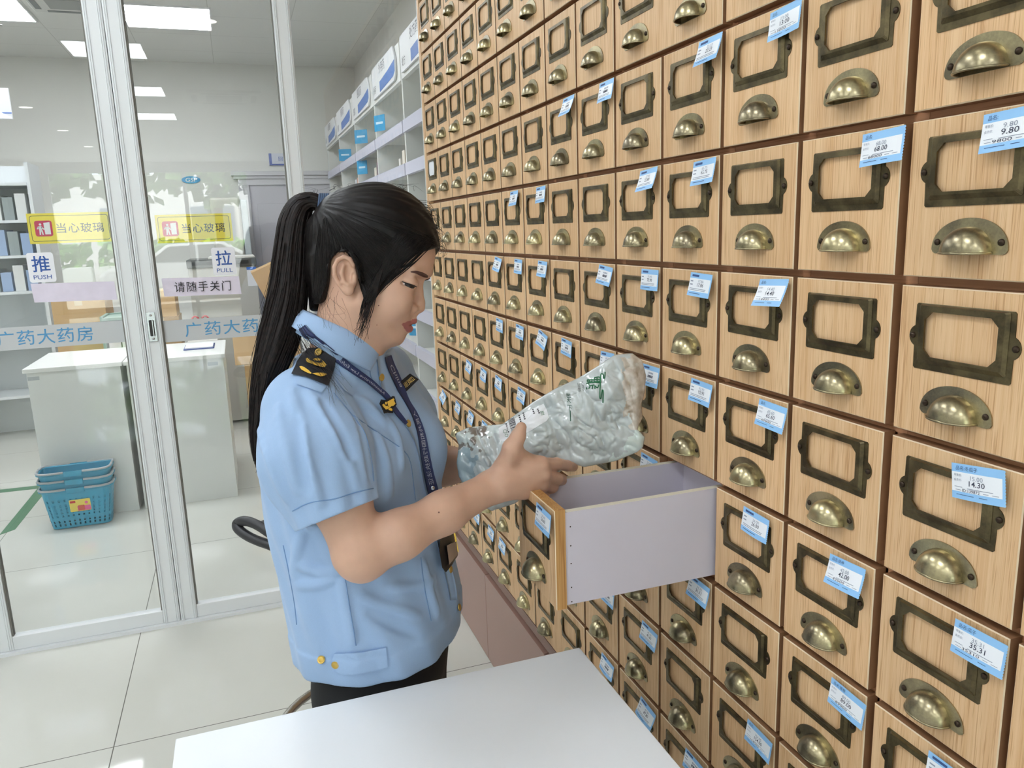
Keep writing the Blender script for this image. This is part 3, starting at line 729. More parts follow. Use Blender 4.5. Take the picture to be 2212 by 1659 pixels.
names = {0: 'nearest', 1: 'second', 2: 'third', 3: 'fourth', 4: 'farthest'}
for k, zlist in ((0, (1.858, 1.528)), (1, (1.858, 1.528)), (2, (1.858, 1.528)), (3, (1.858, 1.528)), (4, (1.858, 1.528))):
    for z in zlist:
        n = 4
        for j in range(n):
            w = 0.05 + 0.04 * rng.random(); x = BX[k + 1] + 0.45 + 0.11 * j; h = 0.08 + 0.05 * rng.random()
            b = boxo('pill_box', x, x + w, 0.30, 0.36, z + 0.0006, z + h, PCOL[rng.choice((0, 0, 1, 3, 4, 2))], None, 0.001)
            tag(b, 'medicine carton on the %s shelf of the %s bay, %s from the far end' % ('upper' if z > 1.6 else 'lower', names[k], ('first', 'second', 'third', 'fourth')[j]), 'medicine carton', 'medicine cartons on the white shelf bays')

# ------------------------------------------------------------------ street outside the shop front (seen mirrored in the glass)
gr = boxo('ground', NEAR + 0.15, 46, -30, 25, -0.12, -0.02, mat('paving', (176, 172, 164), 0.8, noise=(2, 0.05))); struct(gr)
tw = boxo('building', 37, 41, -30, 20, -0.05, 4.6, mat('house_wall', (226, 224, 220), 0.8)); 
bw = thing('house_block', 'pale building across the street, mirrored in the glass', 'building', (36.0, -3, -0.05)); tw.parent = bw; tw.location = (-36.0, 3, 0.05); tw.name = 'wall'
for y in range(-16, 14, 4):
    for z in (1.4,):
        MB().box(0.93, 1.0, y + 0.4, y + 2.4, z, z + 1.7).build('window', mat('house_glass', (120, 134, 146), 0.2), bw)
def tree(x, y, h, r, nm):
    t = thing('street_tree', nm, 'tree', (x, y, -0.05), group='street trees mirrored in the glass')
    MB().tube([(0, 0, 0), (0.05, 0, h * 0.4), (0, 0.06, h * 0.62)], [0.16, 0.12, 0.07], 8).build('trunk', mat('bark', (96, 82, 66), 0.9), t)
    rg = random.Random(int(x * 7 + y)); lv = MB()
    for k in range(240):
        a = rg.uniform(0, 2 * pi); e = rg.uniform(-1, 1); q = r * rg.random() ** 0.4
        c = Vector((q * cos(a) * math.sqrt(1 - e * e), q * sin(a) * math.sqrt(1 - e * e), h * 0.68 + e * q * 0.8))
        d1_ = Vector((rg.uniform(-1, 1), rg.uniform(-1, 1), rg.uniform(-1, 1))).normalized() * 0.30; d2_ = d1_.orthogonal() * 0.7
        lv.add([c - d1_, c + d2_, c + d1_, c - d2_], [(0, 1, 2, 3)])
    lv.build('crown', mat('leaf_green', (96, 128, 70), 0.7), t, fix=False)
tree(20.5, -6.4, 5.6, 2.0, 'street tree left of the shop front, mirrored in the glass')
tree(21.5, -1.1, 5.6, 1.7, 'street tree right of the shop front, mirrored in the glass')
tree(27.0, -4.0, 6.5, 2.2, 'street tree farther off, mirrored in the glass')
cr_ = thing('parked_car', 'white car parked outside, mirrored in the right sliding door', 'car', (16.9, -1.75, -0.02))
prof = [(-2.1, 0.35), (-2.12, 0.72), (-1.9, 0.86), (-1.15, 0.95), (-0.55, 1.40), (0.75, 1.43), (1.45, 1.02), (2.0, 0.95), (2.12, 0.7), (2.1, 0.35)]
MB().prism(prof, 1.7, frameM((-0.85, 0, 0), (0, 1, 0), (0, 0, 1))).build('body', mat('car_white', (238, 240, 240), 0.2, coat=0.5), cr_, 0.05, 2)
gl = [(-1.0, 0.98), (-0.5, 1.34), (0.1, 1.37), (0.1, 0.98)]; gl2 = [(0.16, 0.98), (0.16, 1.37), (0.7, 1.37), (1.3, 1.02)]
for g_ in (gl, gl2): MB().prism(g_, 1.72, frameM((-0.86, 0, 0), (0, 1, 0), (0, 0, 1))).build('window', mat('car_glass', (66, 78, 76), 0.08), cr_)
for y in (-1.3, 1.35):
    for x in (-0.86, 0.68):
        MB().lathe([(0, 0), (0.32, 0), (0.33, 0.02), (0.33, 0.16), (0.32, 0.18), (0, 0.18)], (x, y, 0.33), 'X', 20).build('wheel', mat('tyre', (40, 40, 42), 0.8), cr_)
for k, y in enumerate((-7.0, -4.4, -1.8, 0.8, 3.4)):
    h_ = thing('hedge_planter', 'pale green street planter, %s' % ('leftmost of five', 'second from the left', 'third in the row', 'second from the right', 'rightmost of five')[k], 'planter', (18.8, y - 1.2, -0.05), group='street planters mirrored in the glass')
    MB().box(-0.25, 0.25, -1.2, 1.2, 0, 0.9).build('box', mat('planter_white', (232, 236, 228), 0.6), h_, 0.03)
    lv = MB(); rg = random.Random(k)
    for q in range(160):
        c = Vector((rg.uniform(-.25, .25), rg.uniform(-1.2, 1.2), rg.uniform(0.85, 1.5))); d1_ = Vector((rg.uniform(-1, 1), rg.uniform(-1, 1), rg.uniform(-1, 1))).normalized() * 0.12; d2_ = d1_.orthogonal()
        lv.add([c - d1_, c + d2_, c + d1_, c - d2_], [(0, 1, 2, 3)])
    lv.build('leaves', mat('hedge_green', (132, 176, 96), 0.7), h_, fix=False)
# ------------------------------------------------------------------ the wall of small drawers
w = 0.176
ROWZ = lambda r: (10.1 - r) * w
def cb(c): return c * w if c >= -1 else (-1 + (c + 1) * 0.9702) * w
OAK = wood('light_oak', (226, 191, 149), (210, 167, 121), 0.48)
EDGE = mat('oak_edge', (226, 204, 172), 0.5)
ENDGRAIN = wood('plywood_edge', (206, 162, 104), (168, 118, 64), 0.55, 'Z', 0.6)
BROWN = wood('walnut_carcass', (206, 154, 116), (178, 126, 90), 0.5, 'X', 0.5)
SIDE_SHADED = mat('oak_side_shaded', (150, 110, 78), 0.55, noise=(40, 0.08))  # shade of the gaps between closed fronts put into a darker oak
MAUVE = mat('mauve_laminate', (158, 124, 112), 0.3, noise=(4, 0.02))
def brass(name, light, dark, rough, sc_=18):
    M = bpy.data.materials.new(name); M.use_nodes = True
    nt = M.node_tree; b = nt.nodes['Principled BSDF']; L = nt.links.new
    tc = nt.nodes.new('ShaderNodeTexCoord'); oi = nt.nodes.new('ShaderNodeObjectInfo')
    add = nt.nodes.new('ShaderNodeVectorMath'); add.operation = 'ADD'; L(tc.outputs['Object'], add.inputs[0]); L(oi.outputs['Location'], add.inputs[1])
    n = nt.nodes.new('ShaderNodeTexNoise'); n.inputs['Scale'].default_value = sc_; n.inputs['Detail'].default_value = 3; L(add.outputs[0], n.inputs['Vector'])
    n2 = nt.nodes.new('ShaderNodeTexNoise'); n2.inputs['Scale'].default_value = 400; L(add.outputs[0], n2.inputs['Vector'])
    r = nt.nodes.new('ShaderNodeValToRGB'); r.color_ramp.elements[0].position = 0.36; r.color_ramp.elements[1].position = 0.66
    r.color_ramp.elements[0].color = (*lin(dark), 1); r.color_ramp.elements[1].color = (*lin(light), 1)
    mxx = nt.nodes.new('ShaderNodeMath'); mxx.operation = 'MULTIPLY_ADD'; mxx.inputs[1].default_value = 0.2; mxx.inputs[2].default_value = -0.1
    L(n2.outputs[0], mxx.inputs[0]); ad = nt.nodes.new('ShaderNodeMath'); L(n.outputs[0], ad.inputs[0]); L(mxx.outputs[0], ad.inputs[1])
    L(ad.outputs[0], r.inputs[0]); L(r.outputs[0], b.inputs['Base Color'])
    b.inputs['Metallic'].default_value = 0.92; b.inputs['Roughness'].default_value = rough
    MATS[name] = M; return M
BRASS = brass('antique_brass', (188, 176, 138), (128, 118, 98), 0.28)
BRONZE = brass('dark_bronze', (116, 104, 76), (80, 71, 54), 0.40, 40)
SCREW = mat('screw_dark', (62, 50, 40), 0.4, 0.8)

x0, x1 = cb(-9) - 0.014, cb(6) + 0.02
zt, zb = ROWZ(-4), ROWZ(8)
cabt = thing('drawer_cabinet', 'tall wooden cabinet holding the wall of small drawers above the brown base', 'cabinet', ((x0 + x1) / 2, 0.0, 0))
ox = -(x0 + x1) / 2
g = MB(); yf, yb = 0.019, 0.40
for c in range(-8, 6): g.box(cb(c) + ox - 0.007, cb(c) + ox + 0.007, yf, yb, zb, zt)
for r in range(-3, 8): g.box(x0 + ox, x1 + ox, yf + 0.0005, yb, ROWZ(r) - 0.007, ROWZ(r) + 0.007)
g.build('divider_grid', BROWN, cabt)
MB().box(x0 + ox, x1 + ox, yb, yb + 0.02, zb - 0.03, zt).build('back_board', BROWN, cabt)
MB().box(x0 + ox - 0.018, x0 + ox + 0.008, 0.0, yb, zb - 0.03, zt).build('side_panel', OAK, cabt, 0.001)
MB().box(x1 + ox - 0.005, x1 + ox + 0.018, 0.0, yb, zb - 0.03, zt).build('side_panel', OAK, cabt, 0.001)
MB().box(x0 + ox, x1 + ox, 0.002, yb, zb - 0.031, zb - 0.0).build('bottom_rail', mat('brown_rail', (128, 92, 80), 0.35), cabt, 0.001)
MB().box(x0 + ox, x1 + ox, 0.0, yb, zt, zt + 0.03).build('top_board', OAK, cabt, 0.001)

base = thing('base_cabinet', 'brown laminate base cabinet under the wall of drawers', 'cabinet', ((x0 + x1) / 2, 0.0, 0))
ZB = zb - 0.033
MB().box(x0 + ox - 0.018, x1 + ox + 0.018, 0.016, yb, 0.0, ZB).build('body', mat('mauve_dark', (96, 66, 58), 0.5), base)
nd = 8; xe = [-1.562 + 0.6195 * i for i in range(9)]
xs = [x0 - 0.018, -1.0, -0.45] + [-0.45 + 0.5 * i for i in range(1, 4)]
xs[-1] = x1 + 0.018
for a, b_ in zip(xs, xs[1:]):
    MB().box(a + ox + 0.0012, b_ + ox - 0.0012, -0.004, 0.015, 0.004, ZB - 0.012).build('cupboard_door', MAUVE, base, 0.0012)
ys_ = at(983, 1166, y=-0.005)
yw = thing('warning_triangle', 'yellow warning triangle on the brown base cabinet beside her badge holder', 'sign', (ys_[0], -0.0045, ys_[2]))
tri = [(-0.045, -0.035), (0.045, -0.035), (0.0, 0.045)]
MB().prism(tri, 0.0006, frameM((0, 0, 0), (1, 0, 0), (0, 0, 1))).build('sheet', mat('tri_yellow', (250, 214, 40), 0.4), yw)
MB().prism([(-0.004, -0.01), (0.006, 0.002), (0.0, 0.002), (0.006, 0.022), (-0.006, 0.006), (0.0, 0.006)], 0.0004, frameM((0, -0.0008, 0), (1, 0, 0), (0, 0, 1))).build('bolt_mark', mat('tri_red', (206, 60, 40), 0.5), yw)

# ---- one drawer's parts, local origin at the middle of its lower edge, front face on y = 0
def U(u): return (u - 0.5) * w
def V(v): return (1 - v) * w
def front_mesh(u0, u1, nm, mside=None):
    mside = mside or SIDE_SHADED
    bm = bmesh.new()
    xa, xb, za, zb_ = U(u0), U(u1), V(0.972), V(0.030)
    vs = [bm.verts.new(p) for p in [(x, y, z) for z in (za, zb_) for y in (0, 0.018) for x in (xa, xb)]]
    for f in [(0, 2, 3, 1), (4, 5, 7, 6), (0, 1, 5, 4), (2, 6, 7, 3), (0, 4, 6, 2), (1, 3, 7, 5)]:
        fc = bm.faces.new([vs[i] for i in f]); fc.material_index = 0
    bmesh.ops.recalc_face_normals(bm, faces=bm.faces)
    for fc in bm.faces:
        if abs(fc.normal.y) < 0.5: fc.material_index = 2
    es = [e for e in bm.edges if all(abs(v.co.y) < 1e-6 for v in e.verts)]
    bmesh.ops.bevel(bm, geom=es, offset=0.0012, segments=1, affect='EDGES', material=1)
    me = bpy.data.meshes.new(nm); bm.to_mesh(me); bm.free()
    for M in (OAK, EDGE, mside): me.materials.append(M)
    return me
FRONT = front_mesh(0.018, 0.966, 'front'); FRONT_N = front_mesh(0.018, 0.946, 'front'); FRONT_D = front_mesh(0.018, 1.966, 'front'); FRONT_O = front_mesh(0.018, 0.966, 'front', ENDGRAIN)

def ray_poly(poly, c, a):
    d = (cos(a), sin(a)); best = None
    for i in range(len(poly)):
        p, q = poly[i], poly[(i + 1) % len(poly)]
        ex, ey = q[0] - p[0], q[1] - p[1]
        den = d[0] * ey - d[1] * ex
        if abs(den) < 1e-12: continue
        t = ((p[0] - c[0]) * ey - (p[1] - c[1]) * ex) / den
        s = ((p[0] - c[0]) * d[1] - (p[1] - c[1]) * d[0]) / den
        if t > 0 and -1e-9 <= s <= 1 + 1e-9 and (best is None or t > best): best = t
    return (c[0] + d[0] * best, c[1] + d[1] * best)
def frame_mesh():
    ua, ub, va, vb_ = 0.152, 0.822, 0.134, 0.548
    cx, cz = U(0.487), V(0.33)
    ty = 0.34; tr = 0.070
    outer = []
    for side in (1, -1):
        xs_ = U(ub) if side == 1 else U(ua)
        tabc = xs_ - side * 0.026 * w
        arc = [(tabc + side * tr * w * cos(q), V(ty) + side * tr * w * sin(q)) for q in np.linspace(-1.15, 1.15, 11)]
        rc = 0.006
        if side == 1: outer += [(U(ub) - rc * .3, V(vb_)), (U(ub), V(vb_) + rc * .3)] + arc + [(U(ub), V(va) - rc * .3), (U(ub) - rc * .3, V(va))]
        else: outer += [(U(ua) + rc * .3, V(va)), (U(ua), V(va) - rc * .3)] + arc + [(U(ua), V(vb_) + rc * .3), (U(ua) + rc * .3, V(vb_))]
    def rect(a, b_, c_, d_, r): return [(U(b_) - r, V(d_)), (U(b_), V(d_) + r), (U(b_), V(c_) - r), (U(b_) - r, V(c_)), (U(a) + r, V(c_)), (U(a), V(c_) - r), (U(a), V(d_) + r), (U(a) + r, V(d_))]
    b1 = rect(ua + 0.030, ub - 0.030, va + 0.004, vb_ - 0.040, 0.0015)
    b2 = rect(ua + 0.048, ub - 0.048, va + 0.010, vb_ - 0.068, 0.0015)
    op = rect(0.238, 0.738, 0.180, 0.462, 0.0085)
    ang = sorted({round(math.atan2(p[1] - cz, p[0] - cx), 5) for L_ in (outer, b1, b2, op) for p in L_} | {round(q, 5) for q in np.linspace(-pi, pi, 24)[:-1]})
    loops = []
    for poly, y in ((outer, 0.0), (outer, -0.0010), (b1, -0.0013), (b1, -0.0018), (b2, -0.0050), (op, -0.0054), (op, -0.0030)):
        loops.append([(q[0], y, q[1]) for q in (ray_poly(poly, (cx, cz), a) for a in ang)])
    n = len(ang); vs = [p for l in loops for p in l]; fs = []
    for i in range(len(loops) - 1):
        for k in range(n): fs.append((i * n + k, i * n + (k + 1) % n, (i + 1) * n + (k + 1) % n, (i + 1) * n + k))
    return MB().add(vs, fs).mesh('label_frame', BRONZE)
FRAME = frame_mesh()
def cup_mesh():
    m_ = MB(); cx, zb_ = U(0.4825), V(0.800)
    a0, h0 = 0.2525 * w, 0.182 * w
    pl = []
    for q in np.linspace(0, pi, 29): pl.append((a0 * cos(q), h0 * sin(q) ** 0.92))
    pl = [(a0 * 0.955, -0.003), ] + pl + [(-a0 * 0.955, -0.003), (-a0 * 0.88, -0.0045), (a0 * 0.88, -0.0045)]
    m_.prism(pl, 0.0016, frameM((cx, 0, zb_), (1, 0, 0), (0, 0, 1)))
    a, h, d = 0.156 * w, 0.152 * w, 0.130 * w
    nt_, np_ = 28, 14; P = []
    for i in range(nt_ + 1):
        th = pi * i / nt_
        for j in range(np_ + 1):
            ph = pi / 2 * j / np_
            e = cos(ph) ** 0.9
            P.append((cx + a * cos(th) * e, -0.0014 - d * sin(ph) ** 0.95, zb_ - 0.004 + 0.001 + h * sin(th) * e))
    # flare where the hood meets its plate
    m_.grid(P, nt_ + 1, np_ + 1)
    P2 = [(cx + (p[0] - cx) * 0.94, -0.0014 + (p[1] + 0.0014) * 0.94, zb_ - 0.003 + (p[2] - zb_ + 0.003) * 0.94) for p in P]
    m_.grid(P2, nt_ + 1, np_ + 1)
    # rolled lip along the open lower edge
    lip = []
    for s, j0 in ((0, range(np_ + 1)), (nt_, range(np_, -1, -1))):
        for j in j0:
            p = P[s * (np_ + 1) + j]; lip.append((p[0], p[1], p[2]))
    m_.tube(lip, 0.0013, 6)
    return m_.mesh('cup_pull', BRASS, fix=False)
CUP = cup_mesh()
def screw_mesh(): return MB().lathe([(0, -0.0028), (0.0018, -0.0026), (0.0034, -0.0016), (0.0036, 0)], (0, 0, 0), 'Y', 12).mesh('screw', SCREW)
SCR = screw_mesh()

# ---- price tags
TBLUE = mat('tag_blue', (146, 196, 240), 0.45); TWHITE = mat('tag_white', (238, 241, 246), 0.45); TINK = mat('tag_ink', (62, 66, 84), 0.6); TINKL = mat('tag_ink_light', (150, 156, 172), 0.6); TNAVY = mat('tag_navy', (58, 84, 136), 0.6)
TW, TH = 0.0615, 0.0375
def make_tag(parent, u, v, rot, lift, title, price, price2, full, seed):
    rg = random.Random(seed)
    cx, cz = U(u), V(v) ; ca, sa = cos(rot), sin(rot); bow = rg.uniform(-0.002, 0.003)
    def S(s, t, e=0.0):       # s across 0..1, t down 0..1, e lift off the sheet
        X_ = (s - 0.5) * TW; Z_ = (0.5 - t) * TH * (1 - 0.25 * (lift / TH) ** 2 * t)
        y = -0.0066 - lift * t ** 1.35 - bow * sin(pi * s) * t - e
        return (cx + X_ * ca - Z_ * sa, y, cz + X_ * sa + Z_ * ca)
    ts = [0, .06, .12, .18, .24, .32, .4, .5, .6, .7, .79, .86, .93, 1.0]; ss = [0, .1, .25, .4, .55, .7, .85, .955, 1.0]
    me = MB(); nv = len(ts); pts = [S(s, t) for s in ss for t in ts]
    for i in range(len(ss) - 1):
        for j in range(nv - 1):
            blue = ts[j] < 0.235 or ts[j] > 0.785 or ss[i] > 0.95
            me.add([pts[i * nv + j], pts[i * nv + j + 1], pts[(i + 1) * nv + j + 1], pts[(i + 1) * nv + j]], [(0, 1, 2, 3)], 0 if blue else 1, True)
    # pinked short edges
    for k in range(12):
        t0, t1 = k / 12, (k + 1) / 12
        me.add([S(1.0, t0), S(1.0, t1), S(1.018, (t0 + t1) / 2)], [(0, 1, 2)], 0)
    tg = me.build('price_tag', [TBLUE, TWHITE], parent, fix=False)
    def write(mb, txt, s0, t0, wd, hg, mi=0, bold=0.0, res=2):
        vs, fs = text_fit(txt, w=wd / 1.0 * TW if wd else None, h=hg * TH if hg else None, bold=bold, res=res)
        mb.add([S(s0 + p[0] / TW, t0 - p[1] / TH, 0.00035) for p in vs], fs, mi)
    def bar(mb, s0, s1, t0, t1, mi=1):
        n = max(2, int((s1 - s0) * 12)); a = [S(s0 + (s1 - s0) * k / n, t0, 0.0003) for k in range(n + 1)]; b_ = [S(s0 + (s1 - s0) * k / n, t1, 0.0003) for k in range(n + 1)]
        mb.add(a + b_, [(k, n + 1 + k, n + 2 + k, k + 1) for k in range(n)], mi)
    pr = MB()
    if full:
        write(pr, title, 0.09, 0.185, None, 0.125, 2)
        for t in (0.36, 0.50): write(pr, '零售价:' if t < 0.4 else '会员价:', 0.05, t, None, 0.075, 1)
        write(pr, price, 0.37, 0.43, 0.24, 0.125, 1); write(pr, price2, 0.35, 0.60, 0.30, 0.15, 0, 0.005)
        bar(pr, 0.06, 0.22, 0.65, 0.665); bar(pr, 0.32, 0.80, 0.665, 0.682)
        write(pr, 'ID:139872' if price2 == '14.30' else price2.replace('.', '') + '0', 0.22, 0.78, 0.34, 0.085, 0)
        bar(pr, 0.08, 0.20, 0.735, 0.75); bar(pr, 0.62, 0.72, 0.735, 0.75); bar(pr, 0.78, 0.9, 0.735, 0.75)
        bar(pr, 0.10, 0.45, 0.865, 0.88, 2); bar(pr, 0.55, 0.70, 0.865, 0.88, 2)
    else:
        bar(pr, 0.10, 0.42, 0.08, 0.17, 2)
        if price2: write(pr, price2, 0.40, 0.58, 0.28, 0.15, 0, 0.005); write(pr, price2, 0.42, 0.40, 0.24, 0.11, 1)
        else:
            for k in range(4): bar(pr, 0.42 + 0.07 * k, 0.47 + 0.07 * k, 0.32, 0.40); bar(pr, 0.40 + 0.075 * k, 0.455 + 0.075 * k, 0.46, 0.58, 0)
        for t in (0.34, 0.48): bar(pr, 0.06, 0.18, t, t + 0.05)
        bar(pr, 0.07, 0.82, 0.66, 0.685); bar(pr, 0.07, 0.80, 0.72, 0.745); bar(pr, 0.10, 0.60, 0.86, 0.885, 2)
    pr.build('printing', [TINK, TINKL, TNAVY], tg, fix=False)
    return tg

# (column, row): (u, rotation deg, bottom lift m, title, price, member price)
TAGS = {
 (2, 0): (.83, 4, .006, '品名:', '13.00', '13.00'), (1, 0): (.86, 2, .012, None, None, '22.23'), (-2, 0): (.85, 2, .014, None, None, None), (-1, 0): (.88, 1, .007, None, None, None),
 (0, 1): (.81, 4, .013, None, None, '22.80'), (1, 1): (.80, 3, .008, None, None, '65.75'), (3, 1): (.83, 3, .005, '品名:', '68.00', '68.00'), (4, 1): (.72, 3, .006, '品名:', '9.80', '9.80'),
 (-4, 1): (.72, 2, .008, None, None, None), (-3, 1): (.83, 2, .005, None, None, None), (-5, 2): (.82, -6, .010, None, None, None), (-4, 2): (.80, -2, .003, None, None, None), (-3, 2): (.82, -2, .006, None, None, None),
 (-1, 2): (.81, -5, .008, None, None, None), (0, 2): (.83, 0, .003, None, None, '75.90'), (1, 2): (.77, -2, .007, None, None, '17.86'), (2, 2): (.80, 3, .016, '品名:', '14.40', '14.40'),
 (-5, 3): (.76, -3, .001, None, None, None), (-4, 3): (.77, -3, .002, None, None, None), (-3, 3): (.75, -12, .008, None, None, None), (-2, 3): (.62, -4, .002, None, None, None),
 (-7, 4): (.76, -8, .006, None, None, None), (-6, 4): (.72, -6, .004, None, None, None), (-5, 4): (.60, -6, .004, None, None, None), (-4, 4): (.76, -6, .005, None, None, None), (-3, 4): (.72, -4, .004, None, None, None),
 (-1, 3): (.84, 2, .006, None, None, '88.15'), (0, 3): (.86, 0, .006, None, None, None), (1, 3): (.80, -2, .006, None, None, '92.93'), (2, 3): (.83, -2, .007, '品名:', '65.60', '65.60'),
 (-9, 5): (.62, -18, .014, None, None, None), (-8, 5): (.78, -8, .006, None, None, None), (-7, 5): (.76, -8, .008, None, None, None), (-6, 5): (.66, -4, .006, None, None, None), (0, 4): (.82, -2, .004, None, None, '22.40'),
 (4, 3): (.705, 8, .001, '品名:冬瓜子', '15.00', '14.30'), (2, 4): (.66, -2, .004, None, None, '26.00'), (3, 4): (.73, 3, .011, '品名:茯神', '42.00', '42.00'), (4, 4): (.81, 0, .004, '品名:瓜子', '35.31', '35.31'),
 (3, 5): (.80, -4, .003, '品名:葛根', '89.00', '89.00'), (1, 5): (.82, -2, .008, None, None, '31.11'), (0, 6): (.84, -2, .007, None, None, '45.60'), (-1, 6): (.79, 0, .004, None, None, None), (2, 6): (.80, -4, .004, '品名:', '154.00', '154.00'),
 (-1, 7): (.76, -4, .006, None, None, None), (0, 7): (.80, -6, .012, None, None, '47.80'), (1, 7): (.78, -2, .006, None, None, None), (4, 5): (.70, 0, .004, None, None, None),
 (-6, 7): (.78, -6, .004, None, None, None), (-5, 7): (.46, -6, .004, None, None, None), (-7, 7): (.86, -4, .004, None, None, None), (1, 4): (.80, -2, .004, None, None, '26.60')}
DOUBLE = {(-7, 2), (-4, -2), (0, -1), (-5, 7), (-3, 7), (-5, 6), (-7, 5)}
ORD = ['', 'first', 'second', 'third', 'fourth', 'fifth', 'sixth', 'seventh', 'eighth', 'ninth', 'tenth', 'eleventh', 'twelfth', 'thirteenth', 'fourteenth', 'fifteenth']
OPEN = (1, 4); OPEN_PULL = 0.285
def hidden(c, r):
    """cells wholly outside the photograph"""
    ps = []
    for a, b_ in ((0, 0), (1, 0), (0, 1), (1, 1), (.5, .5)):
        P = np.array([cb(c + a), 0.0, ROWZ(r + b_)]) - CAM
        q = RC @ np.array([P[0], -P[2], P[1]]); 
        if q[2] < 0.05: ps.append((9e9, 9e9)); continue
        ps.append((1106 + FPX * q[0] / q[2], 829.5 + FPX * q[1] / q[2]))
    xs_ = [p[0] for p in ps]; ys2 = [p[1] for p in ps]
    return max(xs_) < -10 or min(xs_) > 2222 or max(ys2) < -10 or min(ys2) > 1669
def part(nm, me, parent, loc=(0, 0, 0)):
    o = bpy.data.objects.new(nm, me); COL.objects.link(o); o.parent = parent; o.location = loc
    return o
skip = set(); ndraw = 0
for (c, r) in DOUBLE: skip.add((c + 1, r))
for r in range(-4, 8):
    for c in range(-9, 6):
        if (c, r) in skip or (hidden(c, r) and not ((c, r) in DOUBLE and not hidden(c + 1, r))): continue
        dbl = (c, r) in DOUBLE
        xc = (cb(c) + cb(c + 1)) / 2; sx = (cb(c + 1) - cb(c)) / w
        where = '%s from white post, %s row above base' % (ORD[c + 10], ORD[8 - r])
        tg = TAGS.get((c, r)); tg2 = TAGS.get((c + 1, r)) if dbl else None
        if (c, r) == OPEN: label = 'open wooden drawer with lilac sides, pulled out below her hands'
        elif dbl: label = 'double width drawer with two pulls, ' + where
        elif tg and tg[5]: label = 'drawer tagged %s, %s' % (tg[5], where)
        elif tg: label = 'drawer with small blue tag, ' + where
        elif (c, r) == (-9, 0): label = 'drawer with white card in its frame, ' + where
        else: label = 'drawer without tag, ' + where
        d = thing('drawer', label, 'drawer', (xc, -OPEN_PULL if (c, r) == OPEN else 0, ROWZ(r + 1)), group='small drawers in the wall cabinet')
        d.scale = (sx, 1, 1)
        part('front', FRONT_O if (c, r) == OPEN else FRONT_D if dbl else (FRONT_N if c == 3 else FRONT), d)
        for k in ((0, 1) if dbl else (0,)):
            lf = part('label_frame', FRAME, d, (k * w, 0, 0)); cp = part('cup_pull', CUP, d, (k * w, 0, 0))
            if c >= 0:
                for u_, v_ in ((0.137, 0.34), (0.837, 0.34)): part('screw', SCR, lf, (U(u_), -0.001, V(v_)))
                for u_ in (0.272, 0.693): part('screw', SCR, cp, (U(u_), -0.0014, V(0.757)))
        for kk, t_ in ((0, tg), (1, tg2)):
            if t_: 
                h_ = make_tag(d, t_[0], 0.158, radians(t_[1]), t_[2], t_[3], t_[4], t_[5], bool(t_[3]), c * 31 + r * 7 + 5)
                if kk: h_.location = (w, 0, 0)
        if (c, r) == (-9, 0): MB().box(U(0.22), U(0.75), -0.0025, -0.0005, V(0.47), V(0.17)).build('name_card', TWHITE, d)
        if (c, r) == OPEN:
            LIL = mat('lilac_melamine', (210, 205, 217), 0.45, noise=(8, 0.012)); RAW = mat('board_edge', (222, 216, 200), 0.6)
            a, b_ = U(0.035), U(0.955); zl, zh = V(0.945), V(0.062); t_ = 0.012; L_ = 0.335
            def pan(nm, x_0, x_1, y_0, y_1, z_0, z_1):
                mb = MB().box(x_0, x_1, y_0, y_1, z_0, z_1); mb.mi[1] = 1
                return mb.build(nm, [LIL, RAW], d, 0, fix=True)
            pan('side_panel', b_ - t_, b_, 0.0182, L_, zl, zh); pan('side_panel', a, a + t_, 0.0182, L_, zl, zh)
            pan('back_panel', a + t_, b_ - t_, L_ - t_, L_, zl, zh); pan('bottom_panel', a + t_, b_ - t_, 0.0182, L_ - t_, zl, zl + 0.006)
            ns = MB()
            for zz in (0.2, 0.38, 0.55, 0.78, 0.92): ns.lathe([(0, 0.0006), (0.0012, 0.0004)], (b_, 0.027, V(zz)), 'X', 8)
            ns.build('nail_heads', SCREW, d)
        ndraw += 1
print('drawers', ndraw)

# ------------------------------------------------------------------ white desk in the foreground, stool behind her
dk = thing('desk', 'large white laminate desk in the foreground beside the drawers', 'desk', (0.0, 0.0, 0.0))
dz = 0.78
e1 = at(1255, 1402, z=dz); e2 = at(380, 1590, z=dz); e3 = at(1440, 1635, z=dz)
DESKM = mat('desk_white', (230, 233, 236), 0.30, noise=(2.5, 0.012))
XA = (e1[0] + e2[0]) / 2; YA, YB = e2[1], e1[1]
MB().box(XA, XA + 1.30, YA, YB, dz - 0.025, dz).build('desktop', DESKM, dk, 0.002)
for x_ in (XA + 0.02, XA + 1.26):
    for y_ in (YA + 0.03, YB - 0.07): MB().box(x_, x_ + 0.03, y_, y_ + 0.04, 0, dz - 0.025).build('leg', mat('desk_leg', (206, 208, 208), 0.4), dk, 0.002)
MB().box(XA + 0.03, XA + 1.28, YA + 0.06, YA + 0.075, 0.35, dz - 0.025).build('modesty_panel', DESKM, dk)

